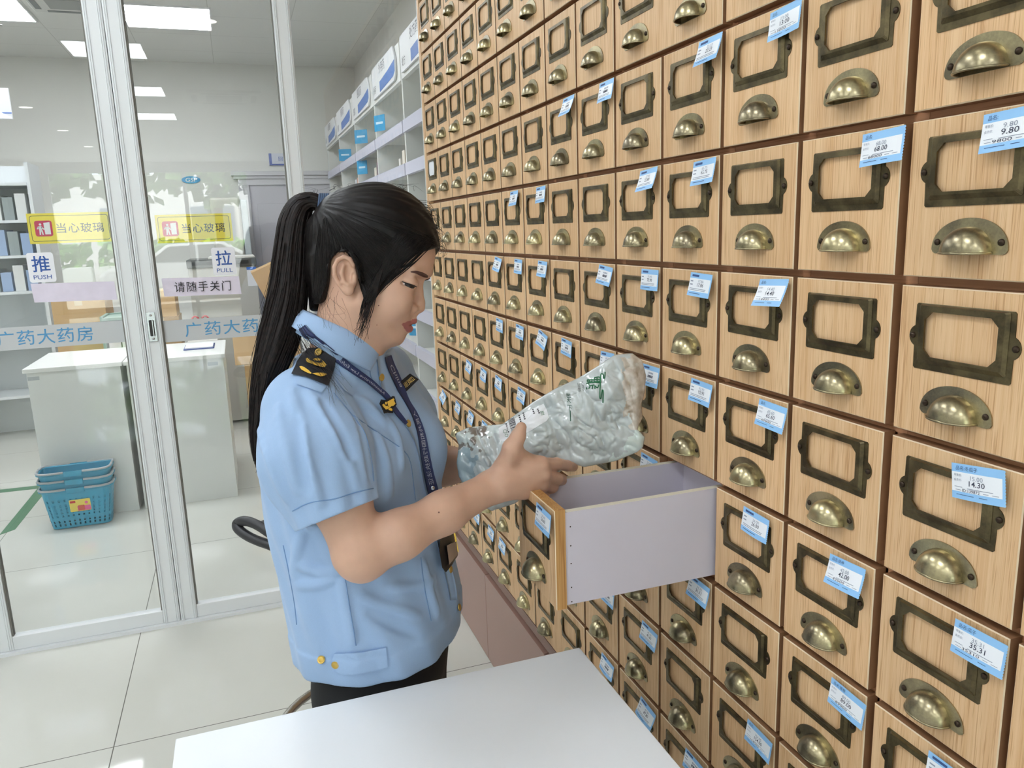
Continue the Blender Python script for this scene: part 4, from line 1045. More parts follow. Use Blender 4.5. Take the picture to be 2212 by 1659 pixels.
st = thing('bar_stool', 'black bar stool with a looped backrest and grey foot ring, behind the woman', 'stool', (-0.45, -0.53, 0))
BLK = mat('stool_black', (40, 40, 43), 0.42, bump=(300, 0.1, 0.001)); CHR = mat('stool_chrome', (168, 163, 156), 0.25, 0.9)
O = Vector((-0.45, -0.53, 0))
sb = MB(); P = []
nu, nv = 36, 9
for s_, dz_ in ((1.0, 0.0), (0.98, -0.04)):
    P = []
    for i in range(nu):
        q = 2 * pi * i / nu
        for j in range(nv):
            t = j / (nv - 1); P.append((0.165 * s_ * t * cos(q), 0.165 * s_ * t * sin(q), 0.69 + 0.03 * t ** 3 + dz_ * (1 - 0.6 * t)))
    sb.grid(P, nu, nv, cu=True)
sb.build('seat', BLK, st)
def lp(px_, py_, x_): return Vector(at(px_, py_, x=x_)) - O
loop = [lp(512, 1128, -.58), lp(530, 1124, -.55), lp(556, 1133, -.52), lp(584, 1152, -.48), lp(612, 1172, -.45), lp(650, 1196, -.42), lp(690, 1215, -.40), lp(700, 1235, -.40),
        lp(660, 1228, -.42), lp(620, 1196, -.45), lp(586, 1178, -.48), lp(552, 1167, -.52), lp(526, 1153, -.55), lp(511, 1139, -.57)]
def smooth(pts, n=2):
    for _ in range(n):
        q = []
        for a, b_ in zip(pts, pts[1:] + pts[:1]): q += [a * .75 + b_ * .25, a * .25 + b_ * .75]
        pts = q
    return pts
MB().tube(smooth(loop), 0.0125, 10, closed=True).build('backrest_loop', BLK, st)
shell = [lp(556, 1128, -.60), lp(600, 1108, -.60), lp(650, 1098, -.58), lp(720, 1096, -.5), lp(720, 1230, -.42), lp(660, 1212, -.45), lp(604, 1172, -.52)]
sm = MB(); n_ = len(shell); off = Vector((0.0, 0.012, -0.012))
sm.add(shell + [p + off for p in shell], [tuple(range(n_)), tuple(range(n_, 2 * n_))[::-1]] + [(i, (i + 1) % n_, n_ + (i + 1) % n_, n_ + i) for i in range(n_)])
sm.build('backrest_shell', BLK, st, 0.003)
MB().tube([(0, 0, 0.655), (0, 0, 0.03)], 0.026, 16).build('column', CHR, st)
MB().lathe([(0.0, 0.03), (0.05, 0.028), (0.2, 0.012), (0.21, 0.004), (0.21, 0.0), (0, 0)], (0, 0, 0), 'Z', 36).build('base_plate', CHR, st)
MB().tube([(0.215 * cos(2 * pi * k / 40), 0.02 + 0.215 * sin(2 * pi * k / 40), 0.25) for k in range(40)], 0.0115, 10, closed=True).tube([(-0.21, 0.02, 0.25), (0.21, 0.02, 0.25)], 0.008, 8).tube([(0, -0.195, 0.25), (0, 0.23, 0.25)], 0.008, 8).build('foot_ring', CHR, st)
# ------------------------------------------------------------------ distance-field modelling for the figure and the bag
from mathutils.bvhtree import BVHTree
class Field:
    def __init__(s, lo, hi, h):
        s.lo = np.array(lo, float); s.h = h
        s.n = np.ceil((np.array(hi) - s.lo) / h).astype(int) + 1
        s.a = np.full(s.n, 1.0, np.float32)
    def win(s, lo, hi):
        i0 = np.clip(np.floor((np.array(lo) - s.lo) / s.h).astype(int), 0, s.n - 1)
        i1 = np.clip(np.ceil((np.array(hi) - s.lo) / s.h).astype(int) + 1, 1, s.n)
        ax = [s.lo[k] + s.h * np.arange(i0[k], i1[k]) for k in range(3)]
        g = np.meshgrid(*ax, indexing='ij')
        return tuple(slice(i0[k], i1[k]) for k in range(3)), np.stack(g, -1).astype(np.float32)
    @staticmethod
    def smin(a, b, k):
        if k <= 0: return np.minimum(a, b)
        hh = np.clip(0.5 + 0.5 * (b - a) / k, 0, 1)
        return b * (1 - hh) + a * hh - k * hh * (1 - hh)
    def slabs(s, lo, hi, most=1500000):
        i0 = np.clip(np.floor((np.array(lo) - s.lo) / s.h).astype(int), 0, s.n - 1)
        i1 = np.clip(np.ceil((np.array(hi) - s.lo) / s.h).astype(int) + 1, 1, s.n)
        area = max(1, (i1[1] - i0[1]) * (i1[2] - i0[2])); st = max(1, int(most // area))
        ay = s.lo[1] + s.h * np.arange(i0[1], i1[1]); az = s.lo[2] + s.h * np.arange(i0[2], i1[2])
        for i in range(i0[0], i1[0], st):
            j = min(i + st, i1[0])
            g = np.meshgrid(s.lo[0] + s.h * np.arange(i, j), ay, az, indexing='ij')
            yield (slice(i, j), slice(i0[1], i1[1]), slice(i0[2], i1[2])), np.stack(g, -1)
    def put(s, fn, lo, hi, k=0.0, op='u'):
        m = 0.02 + k
        for sl, p in s.slabs(np.array(lo) - m, np.array(hi) + m):
            d = np.asarray(fn(p), np.float32)
            if op == 'u': s.a[sl] = s.smin(s.a[sl], d, k)
            else: s.a[sl] = -s.smin(-s.a[sl], d, k)          # smooth subtraction
    def edit(s, fn):
        """fn(points, values) -> new values over the whole grid"""
        for sl, p in s.slabs(s.lo, s.lo + s.h * s.n): s.a[sl] = np.asarray(fn(p, s.a[sl]), np.float32)
    def cap(s, a, b, ra, rb, k=0.01, op='u', flat=None):
        """tapered capsule; flat=(axis vector, factor) squashes it along that axis"""
        a = np.array(a, float); b = np.array(b, float)
        def fn(p):
            q = p - a; ab = b - a
            if flat is not None:
                ax = np.array(flat[0]) / np.linalg.norm(flat[0]); f_ = 1 / flat[1] - 1
                q = q + np.multiply.outer(q @ ax, ax) * f_; ab = ab + ax * (ab @ ax) * f_
            t = np.clip((q @ ab) / max(1e-9, ab @ ab), 0, 1)
            return (np.linalg.norm(q - t[..., None] * ab, axis=-1) - (ra + (rb - ra) * t)).astype(np.float32) * (flat[1] if flat is not None else 1)
        r = max(ra, rb)
        s.put(fn, np.minimum(a, b) - r, np.maximum(a, b) + r, k, op)
    def ell(s, c, A, r, k=0.01, op='u'):
        """ellipsoid: rows of A are its axes, r its radii"""
        c = np.array(c, float); A = np.array(A, float); r = np.array(r, float)
        def fn(p):
            q = ((p - c) @ A.T) / r
            l = np.linalg.norm(q, axis=-1); g = np.linalg.norm(q / r, axis=-1) + 1e-9
            return (l * (l - 1) / g).astype(np.float32)
        R_ = r.max()
        s.put(fn, c - R_, c + R_, k, op)
    def mesh(s):
        F = s.a; I = F < 0
        nx, ny, nz = F.shape
        cnt = np.zeros((nx - 1, ny - 1, nz - 1), np.int8)
        for dx in (0, 1):
            for dy in (0, 1):
                for dz in (0, 1): cnt += I[dx:nx - 1 + dx, dy:ny - 1 + dy, dz:nz - 1 + dz]
        act = np.argwhere((cnt > 0) & (cnt < 8)); del cnt
        idx = np.full((nx - 1, ny - 1, nz - 1), -1, np.int32); idx[tuple(act.T)] = np.arange(len(act))
        cor = [(a, b, c) for a in (0, 1) for b in (0, 1) for c in (0, 1)]
        V_ = {c: F[act[:, 0] + c[0], act[:, 1] + c[1], act[:, 2] + c[2]] for c in cor}
        acc = np.zeros((len(act), 3)); n = np.zeros(len(act))
        for c in cor:
            for ax in range(3):
                if c[ax]: continue
                e = list(c); e[ax] = 1; e = tuple(e)
                v0, v1 = V_[c], V_[e]; m = (v0 < 0) != (v1 < 0)
                t = np.where(m, v0 / np.where(m, v0 - v1, 1), 0)
                pt = np.tile(np.array(c, float), (len(act), 1)); pt[:, ax] = t
                acc += pt * m[:, None]; n += m
        vs = s.lo + s.h * (act + acc / n[:, None])
        fs = []
        for ax in range(3):
            sl0 = [slice(1, -1)] * 3; sl1 = [slice(1, -1)] * 3; sl0[ax] = slice(0, -1); sl1[ax] = slice(1, None)
            A0, A1 = I[tuple(sl0)], I[tuple(sl1)]
            e = np.argwhere(A0 != A1)
            off = np.ones(3, int); off[ax] = 0
            fl = A0[tuple(e.T)]
            e = e + off
            b, c = [(1, 2), (2, 0), (0, 1)][ax]
            def cell(db, dc):
                q = e.copy(); q[:, b] -= db; q[:, c] -= dc
                return idx[tuple(q.T)]
            Q = np.stack([cell(1, 1), cell(0, 1), cell(0, 0), cell(1, 0)], 1)
            Q[~fl] = Q[~fl][:, ::-1]
            fs.append(Q)
        fs = np.concatenate(fs); fs = fs[(fs >= 0).all(1)]
        return vs, fs
def relax(vs, fs, n=1, lam=0.5):
    """Laplacian smoothing"""
    e = np.concatenate([fs[:, [0, 1]], fs[:, [1, 2]], fs[:, [2, 3]], fs[:, [3, 0]]]); e = np.concatenate([e, e[:, ::-1]])
    deg = np.bincount(e[:, 0], minlength=len(vs))[:, None] + 1e-9
    for _ in range(n):
        acc = np.stack([np.bincount(e[:, 0], vs[e[:, 1], k], minlength=len(vs)) for k in range(3)], 1)
        vs = vs + lam * (acc / deg - vs)
    return vs
def sdf_obj(name, vs, fs, mats, parent, mi=None):
    me = bpy.data.meshes.new(name)
    me.vertices.add(len(vs)); me.vertices.foreach_set('co', vs.astype(np.float32).ravel())
    me.loops.add(fs.size); me.loops.foreach_set('vertex_index', fs.astype(np.int32).ravel())
    me.polygons.add(len(fs)); me.polygons.foreach_set('loop_start', np.arange(0, fs.size, 4, dtype=np.int32))
    for M in mats: me.materials.append(M)
    me.update(calc_edges=True); me.validate()
    me.polygons.foreach_set('use_smooth', np.ones(len(me.polygons), bool))
    if mi is not None and len(mi) == len(me.polygons): me.polygons.foreach_set('material_index', mi.astype(np.int32))
    o = bpy.data.objects.new(name, me); COL.objects.link(o)
    if parent is not None: o.parent = parent
    return o
def bvh_of(vs, fs): return BVHTree.FromPolygons([tuple(v) for v in vs], [tuple(int(i) for i in f) for f in fs])
def pix(P):
    q = (np.asarray(P, float) - CAM); c = np.stack([q[..., 0], -q[..., 2], q[..., 1]], -1) @ RC.T
    return np.stack([1106 + FPX * c[..., 0] / c[..., 2], 829.5 + FPX * c[..., 1] / c[..., 2]], -1), c[..., 2]
def hit(bv, px_, py_, off=0.0, dist=None):
    d = Vector(ray(px_, py_)); r = bv.ray_cast(Vector(CAM), d.normalized())
    if r[0] is None: return None if dist is None else Vector(CAM) + d * dist
    return r[0] + r[1] * off if r[1].dot(d) < 0 else r[0] - r[1] * off
def drape(bv, pts, off):
    """points of the surface under a path of photo pixels; gaps take the neighbours' distance"""
    f = Vector((RC[2][0], RC[2][2], -RC[2][1]))
    hs = [hit(bv, x, y, off) for x, y in pts]
    ds = [None if h_ is None else (h_ - Vector(CAM)).dot(f) for h_ in hs]
    ok = [i for i, d_ in enumerate(ds) if d_ is not None]
    out = []
    for i, (x, y) in enumerate(pts):
        if hs[i] is not None: out.append(hs[i]); continue
        j = min(ok, key=lambda q: abs(q - i)); out.append(Vector(CAM) + Vector(ray(x, y)) * ds[j])
    return out
def resamp(pts, n):
    P = [np.array(p, float) for p in pts]
    # Catmull-Rom through the points
    Q = []
    for i in range(len(P) - 1):
        p0 = P[max(i - 1, 0)]; p1 = P[i]; p2 = P[i + 1]; p3 = P[min(i + 2, len(P) - 1)]
        for t in np.linspace(0, 1, 12, endpoint=False):
            Q.append(0.5 * ((2 * p1) + (-p0 + p2) * t + (2 * p0 - 5 * p1 + 4 * p2 - p3) * t * t + (-p0 + 3 * p1 - 3 * p2 + p3) * t ** 3))
    Q.append(P[-1]); Q = np.array(Q)
    L_ = np.concatenate([[0], np.cumsum(np.linalg.norm(np.diff(Q[:, :2], axis=0), axis=1))])
    return np.stack([np.interp(np.linspace(0, L_[-1], n), L_, Q[:, k]) for k in range(Q.shape[1])], 1)
def ribbon(bv, path, off, thick, n=40, across=4):
    """strap lying on a surface: path rows are (px, py, half width px)"""
    R_ = resamp(path, n); T = np.gradient(R_[:, :2], axis=0); T /= np.linalg.norm(T, axis=1)[:, None]; Nn = np.stack([-T[:, 1], T[:, 0]], 1)
    cols = []
    for k in range(across):
        q = -1 + 2 * k / (across - 1)
        cols.append(drape(bv, [tuple(R_[i, :2] + Nn[i] * R_[i, 2] * q) for i in range(n)], off))
    top = [cols[k][i] for i in range(n) for k in range(across)]
    # smooth the strap a little along its run
    A_ = np.array([[tuple(cols[k][i]) for k in range(across)] for i in range(n)])
    for _ in range(3):
        A_[1:-1] = 0.25 * A_[:-2] + 0.5 * A_[1:-1] + 0.25 * A_[2:]
    nrm = np.cross(np.gradient(A_, axis=0), np.gradient(A_, axis=1)); nrm /= np.linalg.norm(nrm, axis=-1)[..., None] + 1e-9
    s = np.sign((nrm * (CAM - A_)).sum(-1, keepdims=True)); nrm *= s
    up = (A_ + nrm * thick).reshape(-1, 3); dn = A_.reshape(-1, 3)
    mb = MB(); mb.grid([tuple(p) for p in up], n, across); mb.grid([tuple(p) for p in dn], n, across)
    m2 = n * across; rim = [i * across for i in range(n)] + [(n - 1) * across + k for k in range(1, across)] + [i * across + across - 1 for i in range(n - 2, -1, -1)] + [k for k in range(across - 2, 0, -1)]
    mb.f += [(rim[i], rim[(i + 1) % len(rim)], m2 + rim[(i + 1) % len(rim)], m2 + rim[i]) for i in range(len(rim))]
    mb.mi += [0] * len(rim); mb.sm += [True] * len(rim)
    return mb, A_, nrm
def poly_patch(bv, poly, off, thick, step=3.0):
    """flat badge of polygonal outline bent over a surface (outline in photo pixels, convex or mildly concave)"""
    P = []
    for a, b_ in zip(poly, poly[1:] + poly[:1]):
        n = max(1, int(math.hypot(b_[0] - a[0], b_[1] - a[1]) / step))
        P += [(a[0] + (b_[0] - a[0]) * k / n, a[1] + (b_[1] - a[1]) * k / n) for k in range(n)]
    c = np.mean(P, axis=0); rings = [1.0, 0.75, 0.5, 0.25]
    pts = [tuple(c + (np.array(p) - c) * r) for r in rings for p in P] + [tuple(c)]
    W_ = drape(bv, pts, off); n = len(P)
    T_ = np.array([tuple(v) for v in W_])
    d = CAM - T_.mean(0); d /= np.linalg.norm(d)
    up = [tuple(v + d * thick) for v in T_]
    fs = []
    for i in range(len(rings) - 1):
        fs += [(i * n + k, i * n + (k + 1) % n, (i + 1) * n + (k + 1) % n, (i + 1) * n + k) for k in range(n)]
    i = len(rings) - 1; fs += [(i * n + k, i * n + (k + 1) % n, len(pts) - 1) for k in range(n)]
    mb = MB().add(up, fs, 0, True)
    mb.add([up[k] for k in range(n)] + [tuple(T_[k] - d * 0.002) for k in range(n)], [(k, (k + 1) % n, n + (k + 1) % n, n + k) for k in range(n)])
    return mb
def glyphs(bv, vf, o, ex, ey, off, mi=0, mb=None):
    """flat letters laid over a surface: pixel origin o, pixel vectors ex (per unit x) and ey (per unit y)"""
    mb = mb or MB(); vs, fs = vf
    pts = [(o[0] + p[0] * ex[0] + p[1] * ey[0], o[1] + p[0] * ex[1] + p[1] * ey[1]) for p in vs]
    mb.add([tuple(v) for v in drape(bv, pts, off)], fs, mi)
    return mb
def poly_sdf(P, poly):
    """signed distance in the plane, negative inside; P is (..., 2)"""
    d = np.full(P.shape[:-1], 1e18); ins = np.zeros(P.shape[:-1], bool); n = len(poly)
    for i in range(n):
        a = np.array(poly[i], float); b = np.array(poly[(i + 1) % n], float); e = b - a; w_ = P - a
        t = np.clip((w_ @ e) / (e @ e), 0, 1); d = np.minimum(d, ((w_ - t[..., None] * e) ** 2).sum(-1))
        c = ((a[1] <= P[..., 1]) != (b[1] <= P[..., 1]))
        with np.errstate(divide='ignore', invalid='ignore'):
            xx = a[0] + (P[..., 1] - a[1]) / (b[1] - a[1] if b[1] != a[1] else 1e-9) * e[0]
        ins ^= c & (P[..., 0] < xx)
    d = np.sqrt(d); return np.where(ins, -d, d)
# ------------------------------------------------------------------ the woman
D0 = 1.268                                                  # distance of her head's middle plane
SA = np.array([RC[0][0], RC[0][2], -RC[0][1]]); SU = np.array([-RC[1][0], -RC[1][2], RC[1][1]]); SN = -np.array([RC[2][0], RC[2][2], -RC[2][1]])
AX = np.stack([SA, SU, SN])                                 # rows: the way she looks, up, towards her right side
def hp(px_, py_, n=0.0): return CAM + ray(px_, py_) * (D0 - n)
def tilt(deg):
    c, s_ = cos(radians(deg)), sin(radians(deg))
    return np.stack([SA * c + SU * s_, -SA * s_ + SU * c, SN])
def W3(px_, py_, x): return at(px_, py_, x=x)
def mir(p): 
    """mirror a point in her head's middle plane"""
    p = np.array(p, float); o = hp(800, 600); return p - 2 * SN * ((p - o) @ SN)

SKIN = mat('skin', (205, 165, 142), 0.5, spec=0.35, sss=0.10, noise=(60, 0.03))
LIP = mat('lips', (166, 98, 94), 0.42, sss=0.1)
NAIL = mat('nail', (236, 178, 164), 0.3)
who = thing('person', 'woman with long dark ponytail in light blue uniform shirt holding a plastic bag', 'person', (0.07, -0.51, 0.0))
WO = np.array([0.07, -0.51, 0.0])
def wbuild(mb, nm, mats, parent=None, **k):
    """add a piece in world coordinates under the woman"""
    base = np.array(WO)
    mb.v = [tuple(np.array(p) - base) for p in mb.v]
    return mb.build(nm, mats, parent or who, **k)
def wsdf(nm, vs, fs, mats, parent=None, mi=None): return sdf_obj(nm, vs - WO, fs, mats, parent or who, mi)

# ---- head
H = Field(np.minimum.reduce([hp(640, 380, -.11), hp(980, 380, -.11), hp(640, 800, .11), hp(980, 800, .11), hp(640, 380, .11), hp(980, 800, -.11)]) - 0.02,
          np.maximum.reduce([hp(640, 380, -.11), hp(980, 380, -.11), hp(640, 800, .11), hp(980, 800, .11), hp(640, 380, .11), hp(980, 800, -.11)]) + 0.02, 0.0015)
H.ell(hp(808, 521), tilt(-8), (0.0985, 0.084, 0.073), 0)
H.ell(hp(868, 551), tilt(-10), (0.0525, 0.042, 0.056), 0.015)
H.ell(hp(836, 636), tilt(-22), (0.0430, 0.080, 0.055), 0.016)
H.ell(hp(812, 672), tilt(-30), (0.050, 0.050, 0.053), 0.020)
H.cap(hp(857, 729), hp(846, 727), 0.0125, 0.0125, 0.014)
for e in (1, -1):
    H.cap(hp(778, 655, e * .050), hp(838, 727, e * .016), 0.017, 0.013, 0.020)
    H.ell(hp(856, 652, e * .034), tilt(-20), (0.026, 0.032, 0.022), 0.016)
    H.cap(hp(921, 588, e * .006), hp(893, 588, e * .040), 0.0085, 0.007, 0.012)
    H.ell(hp(905, 611, e * .028), tilt(-20), (0.012, 0.009, 0.014), 0.010, 'd')          # eye socket
    H.ell(hp(884, 611, e * .0325), tilt(-20), (0.0145, 0.0125, 0.0155), 0.006)           # lids over the eyeball
H.cap(hp(905, 612), hp(906, 652), 0.0065, 0.0080, 0.009)
H.cap(hp(906, 655), hp(905.5, 663.5), 0.0090, 0.0098, 0.005)
for e in (1, -1):
    H.ell(hp(891, 666, e * .0125), tilt(-15), (0.0095, 0.0075, 0.0065), 0.005)
    H.cap(hp(901, 676, e * .0058), hp(896, 676, e * .0075), 0.0028, 0.0026, 0.002, 'd')
H.ell(hp(863, 694), tilt(-22), (0.0205, 0.026, 0.030), 0.012)
H.cap(hp(897, 678), hp(892, 686), 0.0035, 0.0045, 0.008)
for e in (1, -1):
    H.cap(hp(893.5, 693), hp(870, 699, e * .021), 0.0052, 0.0028, 0.003)
    H.cap(hp(883, 709.5), hp(869, 704, e * .019), 0.0066, 0.0034, 0.003)
    H.cap(hp(890.5, 701.5), hp(866, 701, e * .024), 0.0016, 0.0012, 0.002, 'd')
# eye slits
for e in (1, -1):
    sl = [hp(870, 611, e * .0475), hp(880, 616, e * .0480), hp(890, 619.5, e * .0445), hp(898, 620.5, e * .0370)]
    for a, b_ in zip(sl, sl[1:]): H.cap(a, b_, 0.0034, 0.0034, 0.001, 'd')
# neck
H.cap(hp(772, 610), hp(742, 770), 0.052, 0.056, 0.030)
H.cap(hp(774, 670), hp(764, 760), 0.035, 0.036, 0.024)
# ears
for e in (1, -1):
    def ep(x, y, n): return hp(x, y, n) if e == 1 else mir(hp(x, y, n))
    ax_ = tilt(12); ax_ = ax_ if e == 1 else ax_
    H.ell(ep(748, 591, .070), ax_, (0.0165, 0.028, 0.010), 0.006)
    H.ell(ep(754, 587, .083), ax_, (0.0100, 0.0150, 0.0095), 0.003, 'd')
    hx = [(763, 573), (756, 560), (743, 555), (729, 562), (722, 578), (723, 595), (731, 612), (742, 626)]
    nn = [.076, .079, .081, .083, .084, .083, .080, .077]
    for i in range(len(hx) - 1): H.cap(ep(*hx[i], nn[i]), ep(*hx[i + 1], nn[i + 1]), 0.0034, 0.0034, 0.002)
    ah = [(742, 574), (737, 590), (742, 608), (752, 616)]
    for i in range(3): H.cap(ep(*ah[i], .080), ep(*ah[i + 1], .080), 0.0030, 0.0030, 0.003)
    H.ell(ep(752, 626, .075), AX, (0.009, 0.0095, 0.0055), 0.004)
    H.cap(ep(766, 596, .076), ep(765, 608, .076), 0.0040, 0.0042, 0.004)
HEADA = H.a.copy()
hv, hf = H.mesh(); hv = relax(hv, hf, 2, 0.5)

# ---- arms, hands and the trunk under the clothes
JR = W3(662, 888, .178); EL = W3(779, 1196, .283); WR = W3(1064, 1051, .222)
EL_L = W3(905, 1030, -.10); WR_L = W3(1052, 1000, .045)
tc = W3(752, 880, .07)
fw = np.array([0.60, 0.80, 0]); rt = np.array([0.80, -0.60, 0])
JL = 2 * np.array([0.07, W3(752, 880, .07)[1], JR[2]]) - JR
lo = np.minimum.reduce([JR, JL, EL, WR, EL_L, W3(1255, 1100, .12), W3(800, 1420, .07)]) - 0.09
hi = np.maximum.reduce([JR, JL, EL, WR, EL_L, W3(1255, 1000, .25), hp(740, 700)]) + 0.09
B = Field(lo, hi, 0.0021)
B.cap(hp(744, 745), tc, 0.052, 0.075, 0.02)
B.cap(tc, W3(790, 1250, .07), 0.085, 0.085, 0.03)
B.cap(W3(790, 1250, .07), W3(812, 1400, .07), 0.085, 0.095, 0.03)
B.cap(tc, JR, 0.05, 0.042, 0.03); B.cap(tc, JL, 0.05, 0.042, 0.03)
# right arm
B.cap(JR, W3(728, 1060, .245), 0.046, 0.0475, 0.02)
B.cap(W3(728, 1060, .245), EL, 0.0465, 0.0375, 0.02)
B.cap(EL, W3(784, 1207, .285), 0.0375, 0.032, 0.01)
B.cap(EL, W3(862, 1156, .282), 0.0365, 0.0360, 0.02)
B.cap(W3(862, 1156, .282), W3(960, 1106, .258), 0.0360, 0.0318, 0.02)
B.cap(W3(960, 1106, .258), WR, 0.0315, 0.0258, 0.02)
# right hand
RH = {'index': [(1170, 1003, .232), (1203, 1002, .212), (1225, 1006, .190), (1239, 1009, .172)],
      'middle': [(1174, 1026, .234), (1203, 1034, .212), (1213, 1037, .186), (1207, 1036, .166)],
      'ring': [(1170, 1047, .229), (1192, 1053, .210), (1196, 1052, .186), (1186, 1047, .168)],
      'pinky': [(1158, 1066, .222), (1175, 1069, .205), (1177, 1066, .187), (1169, 1060, .172)]}
RR = {'index': (.0118, .0106, .0096, .0082), 'middle': (.0118, .0108, .0098, .0084), 'ring': (.0112, .0100, .0092, .0080), 'pinky': (.0102, .0090, .0080, .0072)}
wr2 = W3(1082, 1042, .228)
B.cap(WR, wr2, 0.0258, 0.0235, 0.015)
for nm, r0 in (('index', .0160), ('middle', .0165), ('ring', .0165), ('pinky', .0150)):
    b_ = W3(*RH[nm][0]); a_ = wr2 + (b_ - W3(*RH['middle'][0])) * 0.35
    B.cap(a_, b_, r0 + .003, RR[nm][0] + .0012, 0.012)
for nm, js in RH.items():
    P = [W3(*j) for j in js]
    for i in range(3): B.cap(P[i], P[i + 1], RR[nm][i], RR[nm][i + 1], 0.0035)
    B.ell(P[0] + SN * 0.004, AX, (.010, .010, .009), 0.006)
TH_ = [(1088, 1014, .222), (1106, 968, .240), (1119, 943, .243), (1126, 923, .240)]
TR_ = (.0185, .0142, .0118, .0090)
P = [W3(*j) for j in TH_]
for i in range(3): B.cap(P[i], P[i + 1], TR_[i], TR_[i + 1], 0.006)
B.cap(P[1], W3(1160, 1003, .224), 0.0095, 0.0105, 0.014)            # web between thumb and index
B.cap(P[0], W3(1150, 1020, .226), 0.014, 0.012, 0.014)
# left arm and hand, mostly behind the bag
B.cap(JL, EL_L, 0.045, 0.040, 0.02)
B.cap(EL_L, W3(965, 1006, -.05), 0.038, 0.0355, 0.02); B.cap(W3(965, 1006, -.05), WR_L, 0.0355, 0.026, 0.02)
LHm = [(1112, 985, .070), (1118, 998, .072), (1120, 1012, .074), (1116, 1026, .078)]
for i, mcp in enumerate(LHm):
    a_ = WR_L; b_ = W3(*mcp); B.cap(a_, b_, 0.018, 0.0125, 0.012)
    q = b_
    for k, (dx_, dy_, dX) in enumerate(((34, 6 + 2 * i, .012), (20, 8, .022), (12, 6, .022))):
        c_ = W3(mcp[0] + (34, 54, 66)[k], mcp[1] + (4, 12, 16)[k] + 2 * i, mcp[2] + (.008, .026, .044)[k])
        B.cap(q, c_, 0.0102 - .0008 * k, 0.0095 - .0009 * k, 0.0035); q = c_
q = WR_L
for k, (x_, y_, X_, r_) in enumerate(((1082, 968, .062, .0145), (1106, 948, .080, .0118), (1122, 938, .096, .0092))):
    c_ = W3(x_, y_, X_); B.cap(q, c_, 0.017 if k == 0 else (.0145, .0118, .0092)[k - 1], r_, 0.006); q = c_
bv_, bf_ = B.mesh(); bv_ = relax(bv_, bf_, 2, 0.5)
vs = np.concatenate([hv, bv_]); fs = np.concatenate([hf, bf_ + len(hv)])
cen = vs[fs].mean(1); pc, dd = pix(cen); mi = np.zeros(len(fs), int)
lip_poly = [(867, 699), (878, 695.5), (888, 691.5), (896, 688.5), (905, 689), (905, 699), (896, 704), (897, 712), (888, 717), (880, 717.5), (874, 711), (870, 704)]
side = (cen - hp(800, 600)) @ SN
mc = cen.copy(); neg = side < 0; mc[neg] = cen[neg] - 2 * SN * side[neg][:, None]
pm, _ = pix(mc)
# nearer than the middle plane the outline shifts, so judge on the middle plane
nh = np.arange(len(fs)) < len(hf)
mi[nh & (poly_sdf(pm, lip_poly) < 0) & (np.abs(side) < 0.030)] = 1
nail_poly = [(1119, 927), (1122, 917), (1130, 915), (1135, 919), (1134, 928)]
mi[(~nh) & (poly_sdf(pc, nail_poly) < 0) & (dd < 1.2)] = 2
body = wsdf('body', vs, fs, [SKIN, LIP, NAIL], None, mi)
BV = bvh_of(vs, fs)
# eyes
EYEW = mat('eye_white', (216, 206, 202), 0.2); IRIS = mat('eye_iris', (32, 22, 20), 0.15); LASH = mat('lash', (24, 18, 18), 0.6); HAIRC = None
for e in (1, -1):
    c = hp(881, 614, .0338) if e == 1 else mir(hp(881, 614, .0338))
    g = np.array(SA) * 0.62 + np.array(SU) * -0.30 + SN * e * 0.72; g /= np.linalg.norm(g)
    mb = MB(); pts = []; nu, nv = 20, 24; mm = []
    t1 = np.cross(g, [0, 0, 1]); t1 /= np.linalg.norm(t1); t2 = np.cross(g, t1)
    for i in range(nu):
        a = pi * i / (nu - 1)
        for j in range(nv):
            b_ = 2 * pi * j / nv
            pts.append(tuple(c + 0.0124 * (g * cos(a) + (t1 * cos(b_) + t2 * sin(b_)) * sin(a))))
    mb.grid(pts, nu, nv, cv=True)
    mb.mi = [1 if (k // nv) < 6 else 0 for k in range(len(mb.f))]
    wbuild(mb, 'eye', [EYEW, IRIS])
# brows and lash lines lie on the skin
def on_skin_band(top, bot, off, nm, M):
    n = 16; t = resamp(top, n); b_ = resamp(bot, n); rows = []
    for k in range(4): rows.append(drape(BV, [tuple(t[i] + (b_[i] - t[i]) * k / 3) for i in range(n)], off))
    pts = [tuple(rows[k][i]) for i in range(n) for k in range(4)]
    mb = MB().grid(pts, n, 4)
    far = [tuple(mir(p)) for p in pts]; mb.grid(far, n, 4)
    o = wbuild(mb, nm, M, body, fix=False)
    md = o.modifiers.new('thick', 'SOLIDIFY'); md.thickness = 0.0008; md.offset = 0
    return o
BROW = mat('brow', (92, 62, 54), 0.8)
on_skin_band([(887, 586), (897, 585), (908, 587), (918, 591), (924, 595)], [(888, 588.5), (897, 590.5), (907, 594.5), (916, 598), (923, 599)], 0.0006, 'eyebrow', BROW)
on_skin_band([(868, 607), (876, 609.5), (885, 612.5), (894, 615.5), (900, 618.5)], [(868.5, 608.5), (876, 611.7), (885, 615.2), (894, 618), (899.5, 619.8)], 0.0007, 'eyelash', LASH)
mb = MB()
for x_, y_, r_ in ((818, 660, 1.4), (948, 1107, 2.0), (814, 702, 1.0)):
    p = hit(BV, x_, y_, 0.0002)
    if p is not None:
        rr_ = r_ * 0.00072; P = []
        for i in range(6):
            for j in range(10): P.append(tuple(np.array(p) + rr_ * (AX[0] * sin(pi * i / 5) * cos(2 * pi * j / 10) + AX[1] * sin(pi * i / 5) * sin(2 * pi * j / 10) + AX[2] * 0.4 * cos(pi * i / 5))))
        mb.grid(P, 6, 10, cv=True)
wbuild(mb, 'moles', mat('mole', (96, 58, 46), 0.6), body)

